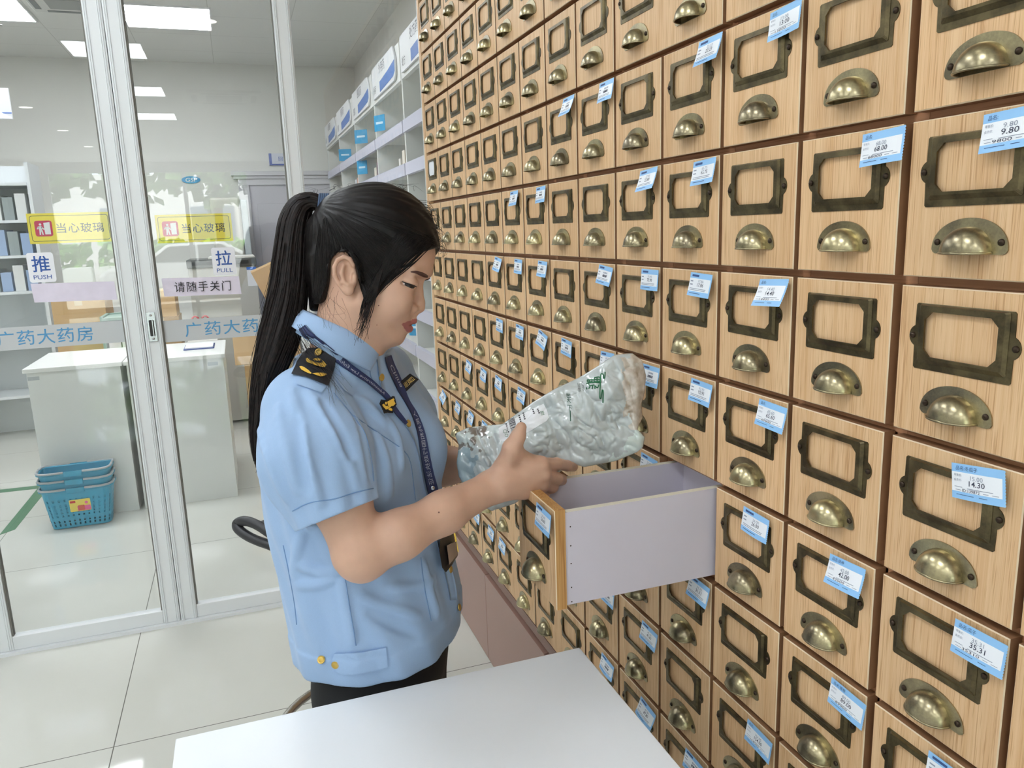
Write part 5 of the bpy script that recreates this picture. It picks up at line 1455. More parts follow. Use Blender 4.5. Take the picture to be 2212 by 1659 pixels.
# ---- hair
def hair_mat(name, c0, c1):
    M = bpy.data.materials.new(name); M.use_nodes = True
    nt = M.node_tree; b = nt.nodes['Principled BSDF']; L = nt.links.new
    tc_ = nt.nodes.new('ShaderNodeTexCoord'); n = nt.nodes.new('ShaderNodeTexNoise'); n.inputs['Scale'].default_value = 120; n.inputs['Detail'].default_value = 3
    L(tc_.outputs['Object'], n.inputs[0]); r = nt.nodes.new('ShaderNodeValToRGB'); r.color_ramp.elements[0].position = .35; r.color_ramp.elements[1].position = .7
    r.color_ramp.elements[0].color = (*lin(c0), 1); r.color_ramp.elements[1].color = (*lin(c1), 1)
    L(n.outputs[0], r.inputs[0]); L(r.outputs[0], b.inputs['Base Color']); b.inputs['Roughness'].default_value = 0.42; b.inputs['Specular IOR Level'].default_value = 0.2
    MATS[name] = M; return M
HAIR = hair_mat('hair', (13, 11, 11), (27, 22, 21)); PONY = hair_mat('pony_hair', (17, 13, 13), (38, 29, 26))
hair_poly = [(962, 540), (941, 536), (925, 541), (905, 548), (884, 557), (862, 573), (842, 592), (826, 612), (812, 640), (800, 660), (789, 655), (780, 625), (772, 590), (765, 562), (750, 545),
             (730, 545), (713, 562), (709, 590), (704, 612), (690, 634), (672, 662), (640, 690), (620, 560), (640, 370), (800, 340), (980, 400)]
HF = Field(H.lo - 0.012, H.lo + H.h * (np.array(H.n) - 1) + 0.012, 0.0016)
def hair_fn(p, old):
    q = np.clip(((p - H.lo) / H.h), 0, np.array(H.n) - 1.001); i0 = q.astype(int); fr_ = q - i0
    sd_ = 0
    for a in (0, 1):
        for b_ in (0, 1):
            for c in (0, 1):
                w_ = (fr_[..., 0] if a else 1 - fr_[..., 0]) * (fr_[..., 1] if b_ else 1 - fr_[..., 1]) * (fr_[..., 2] if c else 1 - fr_[..., 2])
                sd_ = sd_ + w_ * HEADA[i0[..., 0] + a, i0[..., 1] + b_, i0[..., 2] + c]
    far = np.abs(sd_ - 0.008) > 0.02
    sdn = (p - hp(800, 600)) @ SN
    flat = p - SN * sdn[..., None]; pf, _ = pix(flat); pnr, _ = pix(flat + SN * np.abs(sdn)[..., None])
    u_ = pf[..., 0] - 697; v_ = pf[..., 1] - 440
    ang = np.arctan2(v_, u_ + 6); rad_ = np.hypot(u_, v_)
    groove = (np.sin(ang * 62 + 3 * np.sin(ang * 7) + sdn * 160) * 0.35 + np.sin(ang * 27 + sdn * 210) * 0.65) * 0.0009 * np.clip(rad_ / 60, 0, 1)
    crown = 0.004 * np.exp(-((pf[..., 0] - 850) ** 2 + (pf[..., 1] - 420) ** 2) / (2 * 70 ** 2))
    d_ = sd_ - 0.0075 - groove - crown
    pr_ = np.full(d_.shape, 0.05); nf = ~far
    pr_[nf] = poly_sdf(pnr[nf], hair_poly) * 0.00074
    kk = 0.006; hh = np.clip(0.5 - 0.5 * (pr_ - d_) / kk, 0, 1)
    out = pr_ * (1 - hh) + d_ * hh + kk * hh * (1 - hh)
    return np.where(far, np.maximum(d_, 0.012) * np.where(sd_ < 0, -1, 1), out)
HF.edit(hair_fn)
b2 = Field  # hair gathers towards the tie
HF.cap(hp(700, 505), hp(688, 590), 0.028, 0.022, 0.02); HF.cap(hp(688, 590), hp(686, 655), 0.022, 0.012, 0.02); HF.cap(hp(690, 560, .035), hp(692, 640, .038), 0.016, 0.010, 0.02); HF.cap(hp(690, 560, -.035), hp(692, 640, -.038), 0.016, 0.010, 0.02)
HF.cap(hp(716, 452), hp(697, 441), 0.028, 0.0085, 0.020)
ev, ef = HF.mesh(); ev = relax(ev, ef, 1, 0.4)
hair = wsdf('hair', ev, ef, [HAIR])
HB = bvh_of(ev, ef)
# hair tie
tp = [hp(698 + 6 * sin(k * pi / 12) * -0.35, 442 + 22 * sin(k * pi / 12), 0.0165 * cos(k * pi / 12)) for k in range(24)]
mb = MB(); rg = random.Random(5)
for k in range(5):
    o_ = (k - 2) * 0.0032
    mb.tube([tuple(np.array(q_) * 1.0 + AX[0] * o_ + AX[1] * 0.0006 * sin(3 * i)) for i, q_ in enumerate(tp)], 0.0026, 8, closed=True)
wbuild(mb, 'hair_tie', mat('tie_blue', (58, 78, 108), 0.7), hair)
# ponytail: a swept bundle with ridges, then loose locks
ctr = [(694, 441, 15, .000), (672, 436, 20, .000), (650, 448, 27, .002), (637, 478, 32, .004), (631, 520, 34, .006), (627, 570, 37, .008), (622, 625, 39, .012), (613, 680, 42, .018), (600, 735, 41, .026), (583, 790, 34, .034), (568, 845, 25, .040), (558, 900, 17, .044), (554, 955, 11, .046), (557, 1010, 4, .046)]
C = resamp(ctr, 90); mb = MB(); pts = []; nv = 72
def ponyC(i):
    return hp(C[i, 0], C[i, 1], C[i, 3])
for i in range(90):
    c = ponyC(i); t = np.array(ponyC(min(i + 1, 89))) - np.array(ponyC(max(i - 1, 0))); t /= np.linalg.norm(t)
    a = np.cross(SN, t); a /= np.linalg.norm(a); r = C[i, 2] * 0.00076
    for k in range(nv):
        q_ = 2 * pi * k / nv
        g = 1 + 0.055 * sin(q_ * 9 + i * 0.05) + 0.045 * sin(q_ * 23 + 1.3 + i * 0.03) + 0.03 * sin(q_ * 37 - i * 0.04)
        pts.append(tuple(c + a * r * g * cos(q_) + SN * r * 0.72 * g * sin(q_)))
mb.grid(pts, 90, nv, cv=True)
pony = wbuild(mb, 'ponytail', PONY, hair, fix=True)
rg = random.Random(21); mb = MB()
for k in range(150):
    q_ = rg.uniform(0, 2 * pi); s0 = rg.randint(3, 40); s1 = min(89, s0 + rg.randint(25, 55)); pts = []; spread = rg.uniform(0.0, 0.35)
    if k > 110: s0, s1 = rg.randint(50, 66), 89
    for i in range(s0, s1, 3):
        f_ = (i - s0) / (s1 - s0); c = ponyC(i); r = C[i, 2] * 0.00076
        t = np.array(ponyC(min(i + 1, 89))) - np.array(ponyC(max(i - 1, 0))); t /= np.linalg.norm(t); a = np.cross(SN, t); a /= np.linalg.norm(a)
        e = 1.0 + spread * f_ ** 2 + (0.004 / max(r, .003)) * rg.random() * 0.2
        pts.append(tuple(c + a * r * e * cos(q_ + 0.3 * f_) + SN * r * 0.74 * e * sin(q_ + 0.3 * f_)))
    mb.tube(pts, [0.0009 * (1 - 0.85 * j / len(pts)) for j in range(len(pts))], 5, caps=False)
for k in range(46):          # the frayed end
    x0_, y0_ = rg.uniform(556, 590), rg.uniform(800, 900); pts = []
    x1_, y1_ = rg.uniform(546, 572) + (y0_ - 800) * 0.02, rg.uniform(930, 1022)
    for j in range(9):
        f_ = j / 8; pts.append(tuple(hp(x0_ + (x1_ - x0_) * f_ + 3 * sin(5 * f_ + k), y0_ + (y1_ - y0_) * f_, .050 + .008 * sin(k))))
    mb.tube(pts, [0.0011 * (1 - 0.8 * j / 9) for j in range(9)], 5, caps=False)
wbuild(mb, 'loose_locks', PONY, hair, fix=False)
# fine stray hairs at the brow, temple, nape and crown
mb = MB()
def strand(p, n_, r, jit=0.0, close=True):
    P = resamp(p, 14); o_ = np.array([rg.gauss(0, jit), rg.gauss(0, jit)])
    pts = []
    for j, row in enumerate(P):
        f_ = j / 13; x_, y_ = row[0] + o_[0] * f_ * 1.5, row[1] + o_[1] * f_ * 1.5
        n__ = row[2] if len(row) > 2 else n_
        pts.append(tuple(hp(x_, y_, n__)))
    mb.tube(pts, [r * (1 - 0.7 * j / 14) for j in range(14)], 4, caps=False)
for k in range(60):          # front wisps
    y_ = rg.uniform(440, 540); x_ = 905 + 40 * ((y_ - 440) / 100) ** 0.6; n_ = rg.uniform(-0.03, 0.04)
    dx_, dy_ = rg.uniform(4, 26), rg.uniform(8, 40)
    strand([(x_ - 12, y_ - 8), (x_ + dx_ * .7, y_ - 2), (x_ + dx_, y_ + dy_ * .5), (x_ + dx_ * rg.uniform(0.3, 0.9), y_ + dy_)], n_, 0.00042, 3)
for k in range(34):          # lock in front of the ear
    a = rg.uniform(0, 1)
    strand([(815 + 14 * a, 590 - 10 * a, .066), (800 + 12 * a, 630, .068), (790 + 10 * a + rg.uniform(-4, 4), 665, .070), (778 + 12 * a + rg.uniform(-6, 6), 700, .072), (772 + 8 * a + rg.uniform(-8, 8), 700 + 38 * rg.random(), .070)], 0, 0.0006, 3)
for k in range(12):          # wisps at the nape and over the collar
    x_ = rg.uniform(690, 735); y_ = rg.uniform(620, 650)
    strand([(x_, y_, .052), (x_ + rg.uniform(-8, 14), y_ + 25, .062), (x_ + rg.uniform(-14, 30), y_ + 55, .066), (x_ + rg.uniform(-12, 34), y_ + rg.uniform(60, 90), .068)], 0, 0.0002, 1)
for k in range(22):          # flyaways above the crown
    x_ = rg.uniform(640, 935); y_ = 432 - 30 * math.sqrt(max(0, 1 - ((x_ - 800) / 150) ** 2)) if 660 < x_ < 935 else 440
    strand([(x_, y_ + 4), (x_ + rg.uniform(-16, 16), y_ - rg.uniform(2, 9)), (x_ + rg.uniform(-30, 30), y_ - rg.uniform(-6, 12))], rg.uniform(-.03, .03), 0.00026, 2)
for k in range(24):          # long strands drifting over her shoulder
    x_ = rg.uniform(640, 665); y_ = rg.uniform(700, 760)
    strand([(x_, y_, .06), (x_ + 20 + rg.uniform(-8, 8), y_ + 30, .10), (x_ + 50 + rg.uniform(-14, 14), y_ + 60, .13), (x_ + 85 + rg.uniform(-30, 20), y_ + 100 + rg.uniform(-10, 30), .15)], 0, 0.00036, 2)
wbuild(mb, 'stray_hair', PONY, hair, fix=False)
# combed strands over the cap: from the hairline back to the tie, lying on the hair
mb = MB()
edge = resamp([(946, 520), (940, 538), (922, 543), (903, 550), (882, 560), (860, 576), (841, 596), (826, 616), (813, 642), (801, 662), (786, 640), (776, 600), (766, 566), (750, 547), (731, 546), (714, 562), (709, 590), (703, 614), (690, 636), (674, 660)], 200)
for k in range(420):
    i = rg.randint(0, 199); x0_, y0_ = edge[i, :2]; x0_ += rg.uniform(-3, 3) + (6 if i < 90 else 0) * rg.random(); y0_ += rg.uniform(-2, 5) * (1 if i < 95 else 1.5)
    f_end = rg.uniform(0.3, 0.85); bowx, bowy = -(442 - y0_), (698 - x0_); b_ = rg.uniform(-.06, .10)
    path = []
    for j in range(12):
        t = f_end * j / 11; path.append((x0_ + (700 - x0_) * t + bowx * b_ * 4 * t * (1 - t) * .5, y0_ + (444 - y0_) * t + bowy * b_ * 4 * t * (1 - t) * .5))
    P = [hit(HB, x, y, 0.0003) for x, y in path]
    if P[0] is None:
        q_ = hit(BV, *path[0], 0.0004); P[0] = q_
    P = [p_ for p_ in P if p_ is not None]
    if len(P) < 4 or any((a - b__).length > 0.03 for a, b__ in zip(P, P[1:])): continue
    mb.tube(P, [0.00075 * math.sin(pi * (0.12 + 0.85 * j / len(P))) for j in range(len(P))], 4, caps=False)
for k in range(110):         # locks falling over the temple towards the cheek
    a = rg.random(); x0_, y0_ = 850 + 90 * a, 500 + 22 * rg.random() + 8 * a; e_ = rg.uniform(-14, 14)
    path = resamp([(x0_, y0_), (x0_ - 45 * (.5 + a * .6), y0_ + 45 + e_ * .3), (815 + e_ + 22 * a, 606), (796 + e_ * .8, 648 + rg.uniform(-8, 8)), (781 + e_ * .6, 690 + rg.uniform(-14, 14))], 16)
    n_ = rg.randint(9, 16); P = []
    for q_ in path[:n_]:
        h1, h2 = hit(HB, *q_, 0.0006), hit(BV, *q_, 0.0010)
        c_ = [h_ for h_ in (h1, h2) if h_ is not None]
        if c_: P.append(min(c_, key=lambda h_: (h_ - Vector(CAM)).length))
    if len(P) < 5 or any((u1 - u2).length > 0.03 for u1, u2 in zip(P, P[1:])): continue
    mb.tube(P, [0.0008 * math.sin(pi * (0.15 + 0.8 * j / len(P))) for j in range(len(P))], 4, caps=False)
wbuild(mb, 'combed_strands', HAIR, hair, fix=False)
# ------------------------------------------------------------------ shirt
SHIRT = mat('shirt_blue', (156, 183, 218), 0.72, spec=0.25, sheen=0.15, noise=(900, 0.03), bump=(1400, 0.12, 0.0004))
SEAM = mat('seam_blue', (116, 148, 192), 0.8)
def lev(py_, pxc, aF, aR, yaw, x=.070):
    c = W3(pxc, py_, x); a = radians(yaw)
    N2 = np.array([SN[0], SN[1], 0]); N2 /= np.linalg.norm(N2); S2 = np.array([SA[0], SA[1], 0]); S2 -= N2 * (S2 @ N2); S2 /= np.linalg.norm(S2)
    F_ = S2 * cos(a) + N2 * sin(a); R_ = N2 * cos(a) - S2 * sin(a)
    return c, F_, R_, aF, aR
LV = [lev(1480, 832, .128, .172, 8), lev(1415, 828, .136, .178, 8), lev(1385, 825, .143, .184, 9), lev(1300, 816, .145, .186, 11), lev(1200, 799, .140, .184, 15), lev(1080, 776, .131, .182, 20),
      lev(980, 762, .126, .178, 24), lev(900, 752, .112, .168, 27), lev(845, 746, .092, .140, 28), lev(800, 745, .070, .085, 28)]
zs = np.array([l[0][2] for l in LV]); 
def lint(z, k): return np.interp(z, zs, np.array([l[k] for l in LV]))
cxs, cys = np.array([l[0][0] for l in LV]), np.array([l[0][1] for l in LV])
fxs, fys = np.array([l[1][0] for l in LV]), np.array([l[1][1] for l in LV])
ZHEM = W3(762, 1455, .20)[2]
S_lo = np.array([-.23, -.78, ZHEM - 0.03]); S_hi = np.array([.39, -.26, hp(745, 730)[2] + .03])
SF = Field(S_lo, S_hi, 0.0026)
def torso(p):
    z = p[..., 2]; cx, cy = np.interp(z, zs, cxs), np.interp(z, zs, cys); fx, fy = np.interp(z, zs, fxs), np.interp(z, zs, fys)
    l = np.hypot(fx, fy); fx, fy = fx / l, fy / l
    qf = (p[..., 0] - cx) * fx + (p[..., 1] - cy) * fy; qr = (p[..., 0] - cx) * fy - (p[..., 1] - cy) * fx
    aF, aR = np.interp(z, zs, [l_[3] for l_ in LV]), np.interp(z, zs, [l_[4] for l_ in LV])
    n = 2.25
    r = (np.abs(qf / aF) ** n + np.abs(qr / aR) ** n) ** (1 / n)
    th = np.arctan2(qr / aR, qf / aF)
    # drape folds, deeper towards the waist
    w_ = np.clip((1.32 - z) / 0.35, 0, 1)
    fold = 0.0022 * w_ * np.sin(th * 9 + 14 * z + 1.3 * np.sin(th * 4)) + 0.0016 * w_ * np.sin(th * 17 - 22 * z)
    return ((r - 1) * np.minimum(aF, aR) + fold).astype(np.float32)
SF.put(torso, [-.25, -.82, ZHEM - .03], [.40, -.22, zs.max() + .01], 0)
JRs, JLs = JR + np.array([0, 0, 0.0]), JL
nb = W3(754, 790, .072)
SF.cap(nb, JRs + np.array([-.012, .004, .012]), 0.058, 0.054, 0.030); SF.cap(nb, JLs + np.array([.012, 0, .012]), 0.058, 0.054, 0.030)
SF.cap(hp(750, 762), W3(754, 815, .072), 0.0535, 0.062, 0.028)
c6 = lev(985, 762, 1, 1, 24)
for s_ in (1, -1): SF.ell(c6[0] + c6[1] * .072 + c6[2] * .078 * s_, AX, (.062, .070, .062), 0.035)
# sleeves
CU = W3(729, 1112, .262); CUd = CU - W3(680, 985, .228); CUd /= np.linalg.norm(CUd)
def ridge(pts, r, k=0.012, op='u'):
    P = [W3(*q) for q in pts]
    for a, b_ in zip(P, P[1:]): SF.cap(a, b_, r, r, k, op)
def sleeve(J_, M_, C_, d_, r0, r1, r2, k):
    lo = np.floor((np.minimum.reduce([J_, M_, C_]) - .125 - SF.lo) / SF.h) * SF.h + SF.lo
    T = Field(lo, np.maximum.reduce([J_, M_, C_]) + .125, SF.h)
    T.cap(J_, M_, r0, r1, 0.02); T.cap(M_, C_ + d_ * .03, r1, r2 - .001, 0.03)
    def fn(p, a):
        pl = (p - C_) @ d_
        # soft lengthwise folds
        rel = p - M_; a1 = np.cross(d_, [0, 0, 1.0]); a1 /= np.linalg.norm(a1); a2 = np.cross(d_, a1)
        th = np.arctan2(rel @ a2, rel @ a1); al = rel @ d_
        a = a + (0.0026 * np.sin(th * 5 + al * 16 + 0.8) + 0.0018 * np.sin(th * 11 - al * 30)) * np.clip((al + .10) / .10, 0, 1)
        a = np.maximum(a, pl)
        # hollow mouth
        t_ = np.clip(((p - M_) @ (C_ - M_)) / ((C_ - M_) @ (C_ - M_)), 0.0, 1.3)
        inner = np.linalg.norm(p - (M_ + t_[..., None] * (C_ - M_)), axis=-1) - (r1 + (r2 - r1) * np.minimum(t_, 1) - .0065)
        return np.maximum(a, -np.maximum(inner, -(pl + 0.05)))
    T.edit(fn)
    i0 = np.round((T.lo - SF.lo) / SF.h).astype(int)
    a0 = np.maximum(i0, 0); a1 = np.minimum(i0 + T.n, SF.n)
    sl_ = tuple(slice(a0[i], a1[i]) for i in range(3)); st_ = tuple(slice(a0[i] - i0[i], a1[i] - i0[i]) for i in range(3))
    SF.a[sl_] = Field.smin(SF.a[sl_], T.a[st_], k)
sleeve(W3(664, 890, .180), W3(684, 985, .222), CU, CUd, .070, .081, .0585, 0.016)
CL = EL_L + (JL - EL_L) * 0.30; CLd = (EL_L - JL) / np.linalg.norm(EL_L - JL)
sleeve(JL, JL + (CL - JL) * .5, CL, CLd, .064, .070, .062, 0.016)
# creases: found on a first pass over the surface, then raised or sunk along their run
SF.cap(hp(742, 715), W3(750, 772, .074), 0.0545, 0.0545, 0.002, 'd')
pv0, pf0 = SF.mesh(); SB0 = bvh_of(pv0, pf0); del pv0, pf0
def crease(path, r=0.0045, sink=0.0022, k=0.010, op='u'):
    P = [q for q in (hit(SB0, x, y, -sink if op == 'u' else r * .75) for x, y, *_ in resamp(path, 10)) if q is not None]
    for a_, b_ in zip(P, P[1:]):
        if (a_ - b_).length < 0.06: SF.cap(a_, b_, r, r, k, op)
crease([(630, 845), (650, 930), (668, 1010), (690, 1085)]); crease([(600, 880), (618, 970), (640, 1060)], .004); crease([(668, 850), (720, 915), (752, 990), (770, 1050)], .0045)
crease([(560, 930), (585, 1010), (618, 1080)], .004); crease([(738, 860), (772, 905), (790, 960), (800, 1030)], .004, op='d'); crease([(700, 870), (735, 930), (758, 985)], .004, op='d')
crease([(640, 900), (648, 980), (662, 1060)], .0045, op='d'); crease([(835, 905), (860, 950), (868, 1010)], .0045); crease([(815, 940), (835, 1000), (842, 1070)], .004)
crease([(770, 860), (800, 880), (830, 915)], .004); crease([(640, 1220), (700, 1235), (745, 1225)], .004); crease([(645, 1265), (690, 1262), (720, 1250)], .0035)
crease([(785, 1290), (840, 1310), (905, 1330)], .0045); crease([(800, 1330), (850, 1352), (900, 1372)], .004, op='d'); crease([(740, 1262), (750, 1320), (762, 1380)], .0045); crease([(915, 1215), (930, 1280), (945, 1325)], .0045)
crease([(850, 1270), (900, 1265), (940, 1250)], .0035); crease([(660, 1140), (640, 1190), (636, 1240)], .004)
ZB_ = W3(769, 1396, .20)[2]
def hem(p, a):
    z = p[..., 2]; t_ = torso(p)
    a = np.maximum(a, ZHEM - z)
    a = np.maximum(a, -np.maximum(t_ + 0.0085, z - (ZHEM + .05)))
    band = np.maximum(np.maximum(t_ - 0.0018, z - ZB_), ZHEM - z); band = np.maximum(band, -(t_ + .007))
    return np.minimum(a, band)
SF.edit(hem)
sv, sf_ = SF.mesh(); sv = relax(sv, sf_, 2, 0.45)
shirt = wsdf('shirt', sv, sf_, [SHIRT])
SB = bvh_of(sv, sf_)

# ---- collar: a folded leaf round the neck, open in front
e1c = (hp(824, 743) - hp(656, 669)); ncol = np.linalg.norm(e1c); e1c /= ncol
dnc = np.cross(e1c, SN); dnc = dnc if dnc[2] < 0 else -dnc
def collar_pt(th, v, grow=0.0):
    cth, sth = cos(th), sin(th); f_ = (1 + cth) / 2             # 0 at the nape, 1 at the throat
    c = (hp(656, 669) + hp(824, 743)) / 2
    p = c + e1c * (ncol / 2) * cth + SN * 0.057 * sth
    out = e1c * cth * 0.6 + SN * sth
    drop = (0.031 + 0.017 * f_ ** 1.5) * v
    ev = 0.004 * sin(pi * min(1, v * 1.2))
    return p + dnc * drop + out * ((0.013 + 0.010 * f_) * v + ev + grow)
COLM = SHIRT
for e in (1, -1):
    nu, nv = 40, 9; P = []
    for i in range(nu):
        for j in range(nv):
            v = j / (nv - 1); th0 = radians(7) + radians(15) * v; th = (pi + 0.02) + (th0 - pi) * i / (nu - 1)
            P.append(tuple(collar_pt(e * th, v)))
    o = wbuild(MB().grid(P, nu, nv), 'collar_leaf', COLM, shirt, fix=False)
    md = o.modifiers.new('thick', 'SOLIDIFY'); md.thickness = 0.0022; md.offset = 0
nu = 60; P = []
for i in range(nu):
    th = -pi + 2 * pi * i / nu
    for v in (0.02, 0.4, 0.8, 1.2):
        q = collar_pt(th, v, -0.006); q = q - (e1c * cos(th) * 0.6 + SN * sin(th)) * 0.012 * v * 0.6
        P.append(tuple(q))
o = wbuild(MB().grid(P, nu, 4, cu=True), 'collar_stand', COLM, shirt, fix=False)
md = o.modifiers.new('thick', 'SOLIDIFY'); md.thickness = 0.002; md.offset = 0
# surface that shirt and collar make together, for what lies on top of them
dgx = bpy.context.evaluated_depsgraph_get()
vv, ff = [tuple(p) for p in sv], [tuple(int(i) for i in f) for f in sf_]
for ch in [c for c in shirt.children if c.name.startswith('collar_leaf')]:
    k = len(vv); vv += [tuple(np.array(v.co) + WO) for v in ch.data.vertices]; ff += [tuple(i + k for i in p_.vertices) for p_ in ch.data.polygons]
CB = BVHTree.FromPolygons(vv, ff)

# ---- placket, seams, flaps
mb, A_, N_ = ribbon(SB, [(824, 756, 14), (832, 795, 17), (843, 845, 17), (880, 904, 13), (907, 958, 11), (922, 1030, 11), (938, 1110, 10), (958, 1200, 9), (975, 1270, 8), (978, 1296, 7)], 0.0012, 0.0012, 60, 5)
wbuild(mb, 'placket', SHIRT, shirt, fix=False)
mb = MB()
for path in ([(721, 849), (751, 885), (775, 915), (790, 942), (802, 993), (807, 1040)], [(763, 897), (796, 921), (841, 951), (874, 975), (886, 999), (891, 1030), (897, 1081)],
             [(909, 1204), (917, 1268), (931, 1341)], [(742, 1228), (754, 1302), (764, 1363), (769, 1394)], [(612, 1178), (624, 1235), (636, 1302), (641, 1349)], [(632, 1104), (669, 1086), (721, 1078), (766, 1064), (806, 1055)],
             [(799, 801), (802, 816), (817, 843), (841, 873)]):
    R_ = resamp(path, 30); P = drape(SB, [tuple(q) for q in R_], 0.0003)
    P = [P[0]] + [(P[i - 1] + P[i] * 2 + P[i + 1]) / 4 for i in range(1, 29)] + [P[29]]
    mb.tube(P, 0.0009, 5)
wbuild(mb, 'seam_lines', SEAM, shirt, fix=False)
wbuild(poly_patch(SB, [(741, 786), (762, 798), (772, 816), (771, 832), (762, 856), (742, 843), (727, 822)], 0.001, 0.0016), 'shoulder_flap', SHIRT, shirt, fix=False)
wbuild(poly_patch(SB, [(640, 804), (708, 830), (694, 849), (640, 830)], 0.001, 0.0018), 'epaulette_strap', SHIRT, shirt, fix=False)
wbuild(poly_patch(SB, [(720, 1436), (718, 1425), (723, 1411), (735, 1411), (780, 1409), (833, 1398), (838, 1440), (800, 1450), (772, 1455), (742, 1457), (724, 1449)], 0.0015, 0.0032), 'waist_tab', SHIRT, shirt, fix=False)
# ---- gold buttons
GOLD = mat('button_gold', (206, 172, 92), 0.32, 0.85); GOLDE = mat('embroidery_gold', (236, 190, 76), 0.6); NIGHT = mat('badge_black', (24, 25, 32), 0.7, noise=(600, 0.15)); NAVY = mat('lanyard_navy', (36, 48, 92), 0.6)
def button(bv, px_, py_, r, parent, tiltx=0.0, off=0.0012):
    d = Vector(ray(px_, py_)); h_ = bv.ray_cast(Vector(CAM), d.normalized())
    if h_[0] is None: return
    n = h_[1] if h_[1].dot(d) < 0 else -h_[1]
    q = n.to_track_quat('Z', 'Y').to_matrix().to_4x4(); M = Matrix.Translation(h_[0] + n * off) @ q
    m2 = MB().lathe([(0, 0.0022), (r * .55, 0.0021), (r * .8, 0.0016), (r * .86, 0.0022), (r * .95, 0.0018), (r, 0.0004), (r * .9, 0)], (0, 0, 0), 'Z', 20)
    m2.v = [tuple(M @ Vector(p)) for p in m2.v]
    return wbuild(m2, 'button', GOLD, parent)
for x_, y_ in ((822, 815), (880, 915), (971, 1230), (990, 1312), (726, 1434), (695, 1425)): button(SB, x_, y_, 0.0066, shirt, off=0.003 if x_ == 726 else 0.0016)
# ---- shoulder board
bd = wbuild(poly_patch(CB, [(661, 755.5), (678, 753.5), (699, 753), (713, 763), (726, 776), (722, 795), (707, 835.5), (689, 829), (661, 817), (631, 811), (645, 782)], 0.0035, 0.0028), 'shoulder_board', NIGHT, shirt, fix=False)
def zz(x, y): return (620 + x / 13.825, 740 + y / 13.825)
def gold(pts, off, nm, M=GOLDE, bv=CB): return wbuild(poly_patch(bv, pts, off, 0.0008, 1.5), nm, M, bd, fix=False)
gold([zz(*q) for q in ((585, 600), (650, 560), (700, 590), (800, 570), (960, 560), (1060, 640), (1110, 720), (1140, 770), (1075, 850), (830, 790), (590, 700))], 0.0066, 'emblem')
gold([zz(870 + 175 * cos(k * pi / 8), 650 + 75 * sin(k * pi / 8) + 30 * cos(k * pi / 8)) for k in range(16)], 0.0076, 'emblem_shield', NIGHT)
gold([zz(885 + 120 * cos(k * pi / 8) * (1 - .3 * (k % 2)), 655 + 45 * sin(k * pi / 8) * (1 - .3 * (k % 2))) for k in range(16)], 0.0086, 'emblem_star')
gold([zz(*q) for q in ((390, 830), (440, 810), (530, 850), (640, 930), (720, 1010), (700, 1030), (600, 1000), (440, 910))], 0.0066, 'leaf')
gold([zz(*q) for q in ((735, 1020), (860, 1000), (1010, 1000), (1110, 1015), (1140, 1045), (1080, 1080), (980, 1105), (880, 1075))], 0.0066, 'leaf')
d = button(CB, *zz(1005, 350), 0.0068, bd, off=0.0064)
# ---- lanyard
lan1, A1, N1 = ribbon(CB, [(655, 710, 9), (663, 720, 9.5), (674, 731, 9.5), (703, 755, 9), (733, 779, 8.5), (759, 797, 8), (790, 819, 7), (815, 842, 6), (834, 860, 5.5), (848, 884, 5), (862, 902, 4.5), (874, 916, 3.5)], 0.0036, 0.0010, 80, 5)
lan2, A2, N2_ = ribbon(CB, [(833, 770, 7), (838, 787, 8), (849, 813, 8.5), (862, 842, 8), (876, 870, 5.5), (893, 900, 7), (906, 937, 8.5), (913, 975, 9.5), (921, 1018, 10.5), (929, 1054, 11.5), (932, 1068, 11)], 0.0040, 0.0010, 80, 5)
ly = wbuild(lan1, 'lanyard', NAVY, None, fix=False); l2 = wbuild(lan2, 'lanyard_strap', NAVY, ly, fix=False)
def strap_text(A_, N_, txt, t0, t1, rev, frac, M, parent, bold=0.0, cross=0.5):
    vs_, fs_ = text_fit(txt, w=1.0, h=1.0, bold=bold, res=2); n, ac = A_.shape[:2]; mb = MB(); out = []
    for p in vs_:
        u = t0 + (t1 - t0) * p[0]; v = cross + (p[1] - 0.5) * frac
        if rev: u = t1 - (t1 - t0) * p[0]; v = cross - (p[1] - 0.5) * frac
        a = np.clip(u * (n - 1), 0, n - 1.001); b_ = np.clip(v * (ac - 1), 0, ac - 1.001); i, j = int(a), int(b_); fa, fb = a - i, b_ - j
        S_ = lambda X: (X[i, j] * (1 - fa) * (1 - fb) + X[i + 1, j] * fa * (1 - fb) + X[i, j + 1] * (1 - fa) * fb + X[i + 1, j + 1] * fa * fb)
        out.append(tuple(S_(A_) + S_(N_) * 0.0014))
    mb.add(out, fs_); return wbuild(mb, 'lettering', M, parent, fix=False)
LT = mat('lanyard_print', (176, 182, 200), 0.6)
strap_text(A1, N1, 'Administrative Law Enforcement China', 0.12, 0.74, True, 0.42, LT, ly)
strap_text(A2, N2_, '人民共和国行政执法证', 0.42, 0.93, False, 0.5, LT, l2)
strap_text(A2, N2_, 'China', 0.06, 0.24, False, 0.4, LT, l2)
